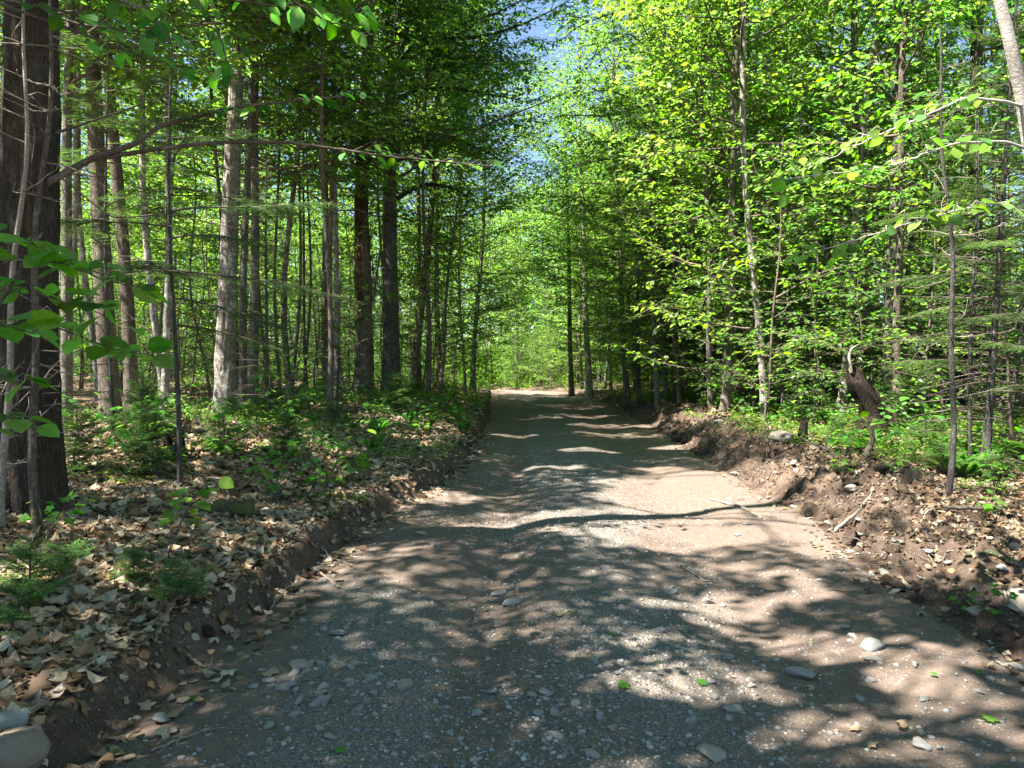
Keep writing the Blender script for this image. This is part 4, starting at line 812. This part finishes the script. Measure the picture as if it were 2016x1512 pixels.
boughs('hemlock_tree', 'hemlock with dark flat boughs sweeping in front of the pale maple', A, 4.2, [(2.55, .1, .12, 1.5), (2.3, -.5, .05, 1.5), (2.0, .25, 0, 1.7), (1.75, -.3, -.02, 1.3), (2.75, .8, .1, 1.2), (3.0, -.9, .2, 1.2), (1.5, .5, -.1, 1.), (2.4, 3.4, .1, 1.2), (3.2, .3, .2, 1.), (3.4, 2.4, .2, 1.), (1.95, -1.3, 0, 1.2), (2.7, 2.2, .1, 1.1)], 70)
A = np.array([-5.0, 9.2, gz(-5., 9.2)])
boughs('hemlock_tree', 'hemlock with sunlit yellow green boughs behind the dark sweeping ones', A, 5., [(z, a, .1, 1.2) for z, a in zip(np.linspace(2.0, 4.6, 16), np.arange(16) * 2.4)], 71, 'needle_new')
for i, (x, y, lab) in enumerate(((5.6, 9.0, 'hemlock with feathery boughs before the dark trunk with the pale foot'), (6.1, 9.8, 'hemlock half hidden at the right edge behind the straight bare sapling'), (5.9, 7.6, 'hemlock cut by the right edge of the view'))):
    A = np.array([x, y, gz(x, y)]); boughs('hemlock_tree', lab, A, 4.6, [(z, a, .1 * math.sin(a * 3), 1.3 - .14 * z + .25 * math.sin(a * 5)) for z, a in zip(np.linspace(1.1, 4.3, 15), np.arange(15) * 2.4 + i)], 72 + i, 'needle' if i else 'needle_new')

# ------------------------------------------------------------------ ground cover
li = MB(); rl = np.random.default_rng(80)
LC = 1.12 * np.array([[.44, .345, .225], [.52, .43, .31], [.33, .22, .125], [.2, .125, .07], [.12, .08, .05], [.4, .25, .13], [.47, .4, .31]])
def litter(n, tf, yf, side, sz):
    y = yf(rl.random(n)); t_ = tf(rl.random(n)); x = Lx(y) - t_ if side < 0 else Rx(y) + t_
    k = (np.abs(x) < .74 * y + .4); x, y, t_ = x[k], y[k], t_[k]; n = len(x); z = ground(x, y) + rl.uniform(.0, .03, n)
    e = .03; gx = (ground(x + e, y) - ground(x - e, y)) / (2 * e); gy = (ground(x, y + e) - ground(x, y - e)) / (2 * e)
    nr = norm(norm(np.stack([-gx, -gy, np.ones(n)], 1)) + rl.normal(0, .2, (n, 3))); a = rl.uniform(0, 6.28, n); ax = np.stack([np.cos(a), np.sin(a), rl.normal(0, .2, n)], 1)
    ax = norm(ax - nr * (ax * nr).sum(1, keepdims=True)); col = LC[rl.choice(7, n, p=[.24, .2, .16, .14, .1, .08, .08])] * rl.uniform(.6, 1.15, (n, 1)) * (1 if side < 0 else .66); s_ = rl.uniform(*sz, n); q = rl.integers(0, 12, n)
    for v in range(12): w_ = q == v; li.leaves(np.stack([x, y, z], 1)[w_], ax[w_], nr[w_], s_[w_], col[w_], DEAD[v])
litter(9000, lambda u: .24 + 2.6 * u, lambda u: 2.2 + 4.3 * u, -1, (.05, .14))
litter(14000, lambda u: .25 + 5.5 * u**1.1, lambda u: 5 + 9 * u, -1, (.05, .13))
litter(12000, lambda u: .2 + 9 * u, lambda u: 12 + 16 * u, -1, (.08, .16))
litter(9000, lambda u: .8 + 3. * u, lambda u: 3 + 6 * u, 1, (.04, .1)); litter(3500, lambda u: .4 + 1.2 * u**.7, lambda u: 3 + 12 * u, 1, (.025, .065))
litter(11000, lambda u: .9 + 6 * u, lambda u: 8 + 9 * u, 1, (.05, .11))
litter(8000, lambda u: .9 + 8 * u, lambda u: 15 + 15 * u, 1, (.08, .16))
litter(900, lambda u: -.3 + .6 * u**.7, lambda u: 2.4 + 14 * u, -1, (.04, .1)); litter(900, lambda u: -.2 + 1. * u, lambda u: 3 + 14 * u, 1, (.03, .07))
LC = LC * .45
litter(14000, lambda u: .1 + 3 * u, lambda u: 2.2 + 6 * u, -1, (.012, .04)); litter(16000, lambda u: .1 + 3.5 * u, lambda u: 3 + 9 * u, 1, (.012, .045)); litter(8000, lambda u: .2 + 6 * u, lambda u: 8 + 8 * u, -1, (.02, .06))
stuff('leaf_litter', li, M['litter'])
gc = MB()
def cover(n, tf, yf, side, sz, hgt):
    y = yf(rl.random(n)); t_ = tf(rl.random(n)); x = Lx(y) - t_ if side < 0 else Rx(y) + t_; pt = fbm(x * .8, y * .6, o=3, s=90); k = (pt > .02) & (np.abs(x) < .74 * y + .4); x, y, pt = x[k], y[k], pt[k]; n = len(x); m = 7
    z = ground(x, y); X = np.repeat(x, m) + rl.normal(0, .07, n * m); Y = np.repeat(y, m) + rl.normal(0, .07, n * m); Z = np.repeat(z, m) + rl.uniform(.03, 1, n * m) * hgt * np.repeat(np.clip(pt * 2, .3, 1.2), m)
    a = rl.uniform(0, 6.28, n * m); gc.leaves(np.stack([X, Y, Z], 1), np.stack([np.cos(a), np.sin(a), rl.normal(-.2, .2, n * m)], 1), norm(np.array([0, 0, 1.]) + rl.normal(0, .35, (n * m, 3))), rl.uniform(*sz, n * m), leafcols(rl, n * m, .5), KITE)
cover(900, lambda u: .1 + 3 * u, lambda u: 6.5 + 6 * u, -1, (.02, .055), .14)
cover(3000, lambda u: .1 + 7 * u, lambda u: 10 + 14 * u, -1, (.03, .08), .28)
cover(4500, lambda u: .1 + 12 * u, lambda u: 22 + 26 * u, -1, (.05, .12), .5)
cover(3400, lambda u: .75 + 5 * u, lambda u: 7.5 + 7 * u, 1, (.025, .07), .22)
cover(4800, lambda u: .7 + 8 * u, lambda u: 13 + 12 * u, 1, (.03, .09), .35)
cover(4500, lambda u: .4 + 12 * u, lambda u: 24 + 26 * u, 1, (.05, .12), .6)
cover(3500, lambda u: .1 + 10 * u, lambda u: 41 + 17 * u, 1, (.08, .2), 1.3)
stuff('ground_cover', gc, M['leaf'])

# ------------------------------------------------------------------ stones
import bmesh
def ico(sub):
    bm = bmesh.new(); bmesh.ops.create_icosphere(bm, subdivisions=sub, radius=1); V = np.array([v.co[:] for v in bm.verts]); F = np.array([[v.index for v in f.verts] for f in bm.faces]); bm.free(); return V, F
ICO2, ICO3, ICO1, ICO4 = ico(2), ico(3), ico(1), ico(4)
def rock(seed, base=ICO3, sq=(1, .75, .5), ang=.0, amp=.3):
    V, F = base; r_ = np.random.default_rng(seed); d = 1 + amp * fbm(V[:, 0] * 1.1 + seed, V[:, 1] * 1.1, V[:, 2] * 1.1, 3, seed); V2 = V * d[:, None]
    for i in range(int(ang)):            # broken faces
        n = norm(r_.normal(size=3)); c = r_.uniform(.42, .75); h = V2 @ n; V2 = V2 - np.maximum(h - c, 0)[:, None] * n * .92
    V2 = V2 * sq + .02 * fbm(V[:, 0] * 5, V[:, 1] * 5, V[:, 2] * 5, 2, seed + 3)[:, None] * V; mb = MB(); mb.add(V2, F); return mb
STONES = [rock(i, ICO3, (1, .6 + .35 * ((i * 37) % 10) / 10, .35 + .3 * ((i * 53) % 10) / 10), 5 + i % 3, .4).mesh('stone', M['stone']) for i in range(10)]
def stone(p, s, label, group=None, sink=.25, name='stone', me=None):
    o = obj(name, me or STONES[rs.integers(10)], None, (p[0], p[1], p[2] + s * (.45 - sink) * .6), (rs.normal() * .15, rs.normal() * .15, rs.uniform(0, 6.28))); o.scale = (s, s, s); return tag(o, label, 'stone', group)
def pst(px, py, wpx, label, sink=.25, **kw): p = G(px, py); return stone(p, wpx * p[1] / FPX / 2 * 1.05, label, None, sink, **kw)
def big(px, py, wpx, label, seed, sq, rz, ang=12, dz=0., name='boulder'):
    p = G(px, py); s = wpx * p[1] / FPX / 2; o = obj(name, rock(seed, ICO4, sq, ang, .25).mesh(name, M['stone']), None, (p[0], p[1], p[2] + dz * s), (0, 0, rz)); o.scale = (s, s, s); return tag(o, label, name)
big(35, 1500, 150, 'brown grey boulder cut by the lower left corner', 1, (1, .8, .62), .2, 4, .05).data.materials[0] = M['stone_brown']
big(20, 1435, 130, 'flat greenish grey boulder behind the brown one in the lower left corner', 2, (1, .7, .4), -.2, 6, .1)
big(1543, 872, 66, 'large angular grey boulder on top of the right bank', 3, (1, .8, .6), .5, 7, .2)
big(2005, 1195, 74, 'grey block of stone at the right edge beside a tiny seedling', 4, (1, .9, .75), .1, 7, .3)
big(1578, 1335, 72, 'flat greenish grey slab in the road beside the large sunny patch', 5, (1, .62, .3), -.6, 6, .1)
for a in ((1715, 1278, 54, 'smooth pale stone behind another pale one in the sunny right of the road', .2), (1717, 1302, 46, 'bright white stone in front of a pale one in the sunny right of the road', .3), (830, 1052, 22, 'tan stone in the sun at the left edge of the road'), (862, 1077, 24, 'flat grey stone right below the tan stone at the left road edge', .35),
          (1012, 1188, 38, 'tan domed stone in the wheel track, right one of a pair', .4), (985, 1173, 34, 'grey flat stone in the wheel track, left one of a pair', .4), (628, 1388, 38, 'large pale stone among the gravel at the lower left', .2), (718, 1228, 28, 'cream oblong stone at the head of the gravel heap', .2), (322, 1422, 42, 'pale bluish angular stone below the left bank', .2),
          (792, 1350, 42, 'white crescent shaped stone in the road', .42), (942, 1408, 28, 'grey square stone in the road before a small sun fleck', .3), (708, 1400, 30, 'long flat grey stone right of the large pale stone', .4), (1180, 1412, 28, 'dark grey stone in the middle of the road', .3), (1205, 1440, 26, 'reddish brown stone in the lower middle of the road', .3), (1450, 935, 24, 'white stone half in sun at the foot of the right bank', .2), (1675, 970, 30, 'dark slate coloured stone on the churned right bank', .2),
          (1695, 1080, 24, 'grey stone in the loose soil, left one of two above the right road edge', .2), (1800, 1160, 28, 'oblong grey stone on the sandy lip of the right bank', .2), (1740, 1130, 26, 'grey stone half buried on the right bank slope', .3), (1680, 1258, 22, 'greenish stone left above the pair of pale stones', .3), (1995, 1320, 40, 'rounded grey stone at the right edge of the road', .2), (1820, 1472, 50, 'flat pale stone at the lower right, half in shade', .4), (1415, 832, 22, 'white stone in the sun on the right bank', .2), (1362, 1425, 24, 'grey stone low in the middle right of the road'), (1435, 1420, 22, 'bluish stone right of a grey one low in the road'), (930, 902, 16, 'pale grey stone at the foot of the left bank far ahead')): pst(*a)
for i in range(265):                     # the larger loose stones
    u = rs.random()
    if u < .3: px, py = 640 + rs.normal() * 60, 1290 + rs.normal() * 75
    elif u < .5: px, py = rs.uniform(950, 1500), rs.uniform(1080, 1500)
    elif u < .7: px, py = rs.uniform(1600, 2000), rs.uniform(1050, 1500)
    elif u < .82: px, py = rs.uniform(1330, 1700), rs.uniform(880, 1060)
    else: px, py = rs.uniform(500, 1500), rs.uniform(1250, 1500)
    p = G(px, py); 
    if p[1] > 14 or p[0] < Lx(p[1]) - .1: continue
    stone(p, min(.06, .021 * math.exp(rs.normal() * .45)) * (1.25 if u < .3 else 1), 'small rounded stone, one of the many loose ones scattered over the road', 'small loose stones on the road', rs.uniform(.1, .4))
for i in range(56):
    y = rs.uniform(3, 15); right = i % 3 != 0; x = float(Rx(y) + rs.uniform(.0, 1.1) if right else Lx(y) - rs.uniform(.0, .16)); stone((x, y, gz(x, y)), rs.uniform(.02, .07) if right else rs.uniform(.012, .035), 'earthy stone, one of many lying in the torn %s bank' % ('right' if right else 'left'), 'stones in the %s bank' % ('right' if right else 'left'), .35)
gr = MB(); GT = [rock(40 + i, ICO1, (1, .8, .6), 0, .3) for i in range(5)]
GC = np.array([[.3, .3, .29], [.42, .41, .39], [.2, .205, .205], [.5, .48, .44], [.33, .27, .2], [.26, .28, .28]])
n = 30000; y = 2.2 + 12 * rl.random(n)**1.7; u = np.where(rl.random(n) < .3, rl.normal(.33, .08, n), np.where(rl.random(n) < .5, rl.normal(.55, .12, n), rl.random(n) * 1.08)); x = Lx(y) + (Rx(y) - Lx(y)) * u
k = (fbm(x * 1.2, y * .7, o=3, s=95) + rl.normal(0, .45, n) > .0) & (u > .02) & (x > -.75 * y - .3) & (x < .75 * y + .3); x, y = x[k], y[k]; n = len(x); z = ground(x, y); s_ = np.clip(rl.lognormal(-5.05, .55, n), .003, .02); c = GC[rl.integers(0, 6, n)] * rl.uniform(.4, .95, (n, 1)) + [.012, .006, 0]; q = rl.integers(0, 5, n); a = rl.uniform(0, 6.28, n)
for v in range(5): w_ = q == v; T, F = GT[v].v[0], GT[v].f[0]; gr.leaves(np.stack([x, y, z - s_ * .05], 1)[w_], np.stack([np.cos(a), np.sin(a), 0 * a], 1)[w_], np.tile([[0, 0, 1.]], (w_.sum(), 1)), s_[w_], c[w_], (T, F))
stuff('gravel', gr, M['gravel'])
cl = [rock(60 + i, ICO3, (1, .8, .65), 0, .6).mesh('soil_clod', M['soil']) for i in range(6)]
for i in range(90):
    px, py = rs.uniform(1330, 1960), 0; y = rs.uniform(4, 17); t_ = abs(rs.normal(.3, .4)); x = float(Rx(y) + t_)
    if i % 3 == 0: x = float(Lx(y) - rs.uniform(-.12, .15)); 
    o = obj('soil_clod', cl[rs.integers(6)], None, (x, y, gz(x, y) + .01), (rs.normal() * .5, rs.normal() * .5, rs.uniform(0, 6.28))); s = rs.uniform(.03, .12) * (1 if i % 3 else .5); o.scale = (s, s, s * .8)
    tag(o, 'brown clod of earth, one of many lying along the foot of the %s bank' % ('right' if i % 3 else 'left'), 'clod', 'earth clods along the %s bank' % ('right' if i % 3 else 'left'))

# ------------------------------------------------------------------ dead wood, roots, fallen leaves
def stick(pts, r0, r1, label, name='stick', m_='deadwood', side=2, seed=0, lift=.012):
    r_ = np.random.default_rng(seed); Q = np.array([G(px, py) + [0, 0, lift + (h[0] if h else 0)] for px, py, *h in pts]); t = np.linspace(0, len(Q) - 1, len(Q) * 7); Q = np.stack([np.interp(t, np.arange(len(Q)), Q[:, k]) for k in range(3)], 1)
    Q[1:-1] = (Q[:-2] + Q[1:-1] * 2 + Q[2:]) / 4; Q += r_.normal(0, .003, Q.shape); A = Q[0].copy(); mb = MB(); mb.tube(Q - A, np.linspace(r0, r1, len(Q)) * r_.uniform(.85, 1.15, len(Q)), 7)
    for i in range(side): LP = limb_path(r_, Q[r_.integers(4, len(Q) - 3)] - A, r_.uniform(0, 6.28), .15, r_.uniform(.08, .2), 0, 6, .1); mb.tube(LP, np.linspace(r1 * .8, .001, 6), 5)
    o = obj(name, mb.mesh(name, M[m_]), None, A); return tag(o, label, name.replace('_', ' '))
stick([(-20, 1212), (60, 1195), (130, 1180), (200, 1165), (270, 1172)], .014, .007, 'long grey fallen stick lying on the litter at the left edge', seed=1)
stick([(165, 1030), (210, 1045), (245, 1062)], .018, .014, 'thick short brown stick in the litter before the big dark trunk', m_='bark_brown', side=0, seed=2)
stick([(460, 903), (510, 908), (570, 915)], .03, .02, 'dark fallen branch on the leaf covered mound', 'fallen_branch', 'bark_brown', 1, 3)
stick([(618, 1122), (645, 1142), (668, 1160)], .011, .008, 'short bent brown stick at the foot of the left bank', side=1, seed=4)
stick([(635, 1090), (655, 1102), (695, 1118)], .005, .003, 'thin pale root curling out of the left bank', 'root', seed=5)
stick([(1340, 1118), (1362, 1130), (1385, 1148), (1420, 1150)], .009, .004, 'bent forked stick lying in the shade of the road', seed=6, side=3)
stick([(1400, 985), (1460, 1000), (1500, 1022)], .02, .012, 'broken pale root sticking out of the sunlit dirt right of the road', 'root', side=1, seed=7)
stick([(1640, 1050), (1690, 1020, .05), (1716, 1000, .12)], .02, .008, 'forked tan branch poking up from the churned right bank', 'fallen_branch', side=3, seed=8)
stick([(1510, 905, .02), (1508, 875, .1), (1506, 850, .12)], .012, .006, 'upright broken root left of the angular grey boulder', 'root', 'bark_brown', 1, 9)
stick([(1560, 865), (1610, 880), (1660, 905), (1700, 900)], .012, .006, 'long dark root lying below the angular grey boulder', 'root', 'bark_brown', 3, 10)
stick([(1805, 1070), (1825, 1090), (1840, 1120)], .006, .003, 'pale thin stick standing in the sandy right bank', seed=11)
stick([(1900, 1100), (1950, 1090), (2016, 1125)], .02, .014, 'mossy fallen branch above the grey block at the right edge', 'fallen_branch', 'bark_moss', 2, 12)
stick([(1850, 1010), (1930, 1005), (2010, 1000)], .02, .015, 'dark fallen branch in the litter behind the right bank', 'fallen_branch', 'bark_brown', 3, 13)
stick([(1300, 850), (1350, 845, .06), (1372, 838, .1)], .01, .004, 'thin pale root hooked out of the right bank near the white stone', 'root', side=2, seed=14)
stick([(300, 1490), (380, 1450), (420, 1440)], .006, .003, 'thin straight twig below the left bank in the lower corner', seed=15)
stick([(370, 1300), (400, 1318), (440, 1325)], .01, .005, 'crooked root hanging from the left bank', 'root', seed=16)
stick([(860, 850), (800, 905), (900, 870)], .012, .006, 'dead branch on the sunny left bank', 'fallen_branch', seed=17)
for i in range(260):                     # fine roots torn out of both banks
    y = rs.uniform(3, 15); right = i % 3 != 0; x = float(Rx(y) + abs(rs.normal(.35, .35)) if right else Lx(y) - rs.uniform(-.05, .3)); z = gz(x, y); mb = MB()
    LP = limb_path(rs, [0, 0, 0], rs.uniform(0, 6.28), rs.normal(.2, .5), rs.uniform(.12, .4), -.9, 8, .2); mb.tube(LP, np.linspace(rs.uniform(.003, .011), .001, 8), 5); o = obj('root', mb.mesh('root', M['deadwood' if i % 2 else 'twig']), None, (x, y, z))
    tag(o, 'thin torn root, one of many sticking out of the %s bank' % ('right' if right else 'left'), 'root', 'torn roots in the %s bank' % ('right' if right else 'left'))
# the leaning rotten stump and what stands by it
A = G(1738, 846); rr = np.random.default_rng(90); d = A[1]; Q = np.array([A - [0, 0, .1], U(1730, 818, d), U(1710, 784, d - .05), U(1690, 754, d - .08), U(1679, 728, d - .05)]); t = np.linspace(0, 4, 40); Q = np.stack([np.interp(t, np.arange(5), Q[:, k]) for k in range(3)], 1); Q[1:-1] = (Q[:-2] + 2 * Q[1:-1] + Q[2:]) / 4
o = thing('rotten_stump', 'leaning rotten stump with a hollow dark side and a curled splinter on top', 'stump', A); obj('trunk', jagged(trunk_mb(Q - A, np.linspace(.25, .1, 40), 40, .3, 7, 2, .35, .25), 40, 22, .1, 5).mesh('trunk', M['rot']), o)
sp = MB(); T = np.array([U(1678, 745, d), U(1673, 715, d), U(1672, 700, d), U(1677, 686, d), U(1692, 677, d)]) - A; sp.tube(T, [.035, .03, .025, .02, .005], 6); obj('splinter', sp.mesh('splinter', M['deadwood']), o)
lg = MB(); T = np.array([U(1730, 812, d), U(1752, 815, d + .1), U(1782, 822, d + .25)]) - A; lg.tube(T, [.13, .1, .06], 10); obj('root', lg.mesh('root', M['rot']), o)
A = G(1702, 895); d = A[1]; mb = MB(); T = np.array([A - [0, 0, .05], U(1714, 880, d), U(1718, 862, d), U(1716, 846, d), U(1714, 838, d)]); t = np.linspace(0, 4, 20); T = np.stack([np.interp(t, np.arange(5), T[:, k]) for k in range(3)], 1); mb.tube(T - A, np.linspace(.04, .025, 20), 9); tag(obj('broken_root', mb.mesh('broken_root', M['bark_brown']), None, A), 'bent reddish broken root standing up before the rotten stump', 'root')
A = G(1578, 868); mb = jagged(trunk_mb(np.linspace([0, 0, -.1], [.04, 0, .26], 8), np.linspace(.06, .04, 8), 18, .3, 4, 3, .3), 18, 12, .09, 8); tag(obj('stump', mb.mesh('stump', M['rot']), None, A), 'small charred looking stump touching the angular grey boulder', 'stump')
A = G(460, 1015); mb = MB(); mb.tube(np.linspace([-.16, .02, .05], [.16, -.03, .05], 12), np.full(12, .065) + rr.normal(0, .003, 12), 14); tag(obj('log', mb.mesh('log', M['moss']), None, A), 'short mossy rotten log in the litter on the left bank', 'log')
A = G(340, 905); mb = jagged(trunk_mb(np.linspace([0, 0, -.1], [.02, 0, .22], 8), np.linspace(.11, .07, 8), 24, .35, 3, 3, .6), 24, 14, .12, 6); tag(obj('stump', mb.mesh('stump', M['rot']), None, A), 'low dark rotten stump among the leaves on the left mound', 'stump')
FL = MB()
def fallen(px, py, s, label, tpl, m_='leaf_near', col=(.5, .7, .5)):
    p = G(px, py); mb = MB(); a = rs.uniform(0, 6.28); mb.leaves(np.zeros((1, 3)), np.array([[math.cos(a), math.sin(a), .12]]), norm(np.array([[rs.normal() * .2, rs.normal() * .2 - .2, 1.]])), [s], np.array([col]), tpl); tag(obj('fallen_leaf', mb.mesh('fallen_leaf', M[m_]), None, p + [0, 0, .015]), label, 'leaf')
for px, py, s, lab, tp in ((205, 1500, .085, 'green lobed leaf at the bottom edge below the left bank', MAPLE), (1383, 1347, .07, 'bright green oval leaf lying at the edge of a sun patch', ROUND), (1195, 1254, .06, 'green leaf lying in the shaded middle of the road', OVATE), (1218, 1362, .07, 'torn green leaf left of the bright oval one', MAPLE), (1115, 1212, .05, 'small green leaf beside a tan dead leaf on the road', OVATE), (382, 1376, .05, 'little green leaf beside the angular stone below the left bank', OVATE), (1945, 1428, .07, 'yellow green leaf in the sunny lower right', MAPLE), (1922, 1332, .06, 'green leaf by the right edge above the yellow green one', OVATE), (1845, 1340, .05, 'small green leaf in the largest sunny patch on the right', OVATE), (660, 1492, .05, 'yellowish leaf at the bottom edge left of the middle', MAPLE), (1975, 1230, .08, 'light green leaf on the right bank under the grey block', MAPLE)): fallen(px, py, s, lab, tp)
for px, py, s, lab in ((1095, 1218, .08, 'tan dead leaf on the road beside a small green leaf'), (1682, 1442, .05, 'curled dark dead leaf in the lower right of the road'), (1770, 1440, .07, 'pair like folded brown dead leaf in the sunny lower right'), (1715, 1475, .05, 'small brown dead leaf at the lower right'), (1595, 1360, .05, 'tan dead leaf right before the flat greenish slab'), (560, 1228, .07, 'pale folded dead leaf on the dark soil below the left bank'), (530, 1328, .09, 'pale winged dead leaf on the soil below the left bank')): fallen(px, py, s, lab, DEAD[rs.integers(8)], 'litter', (.4, .3, .19))
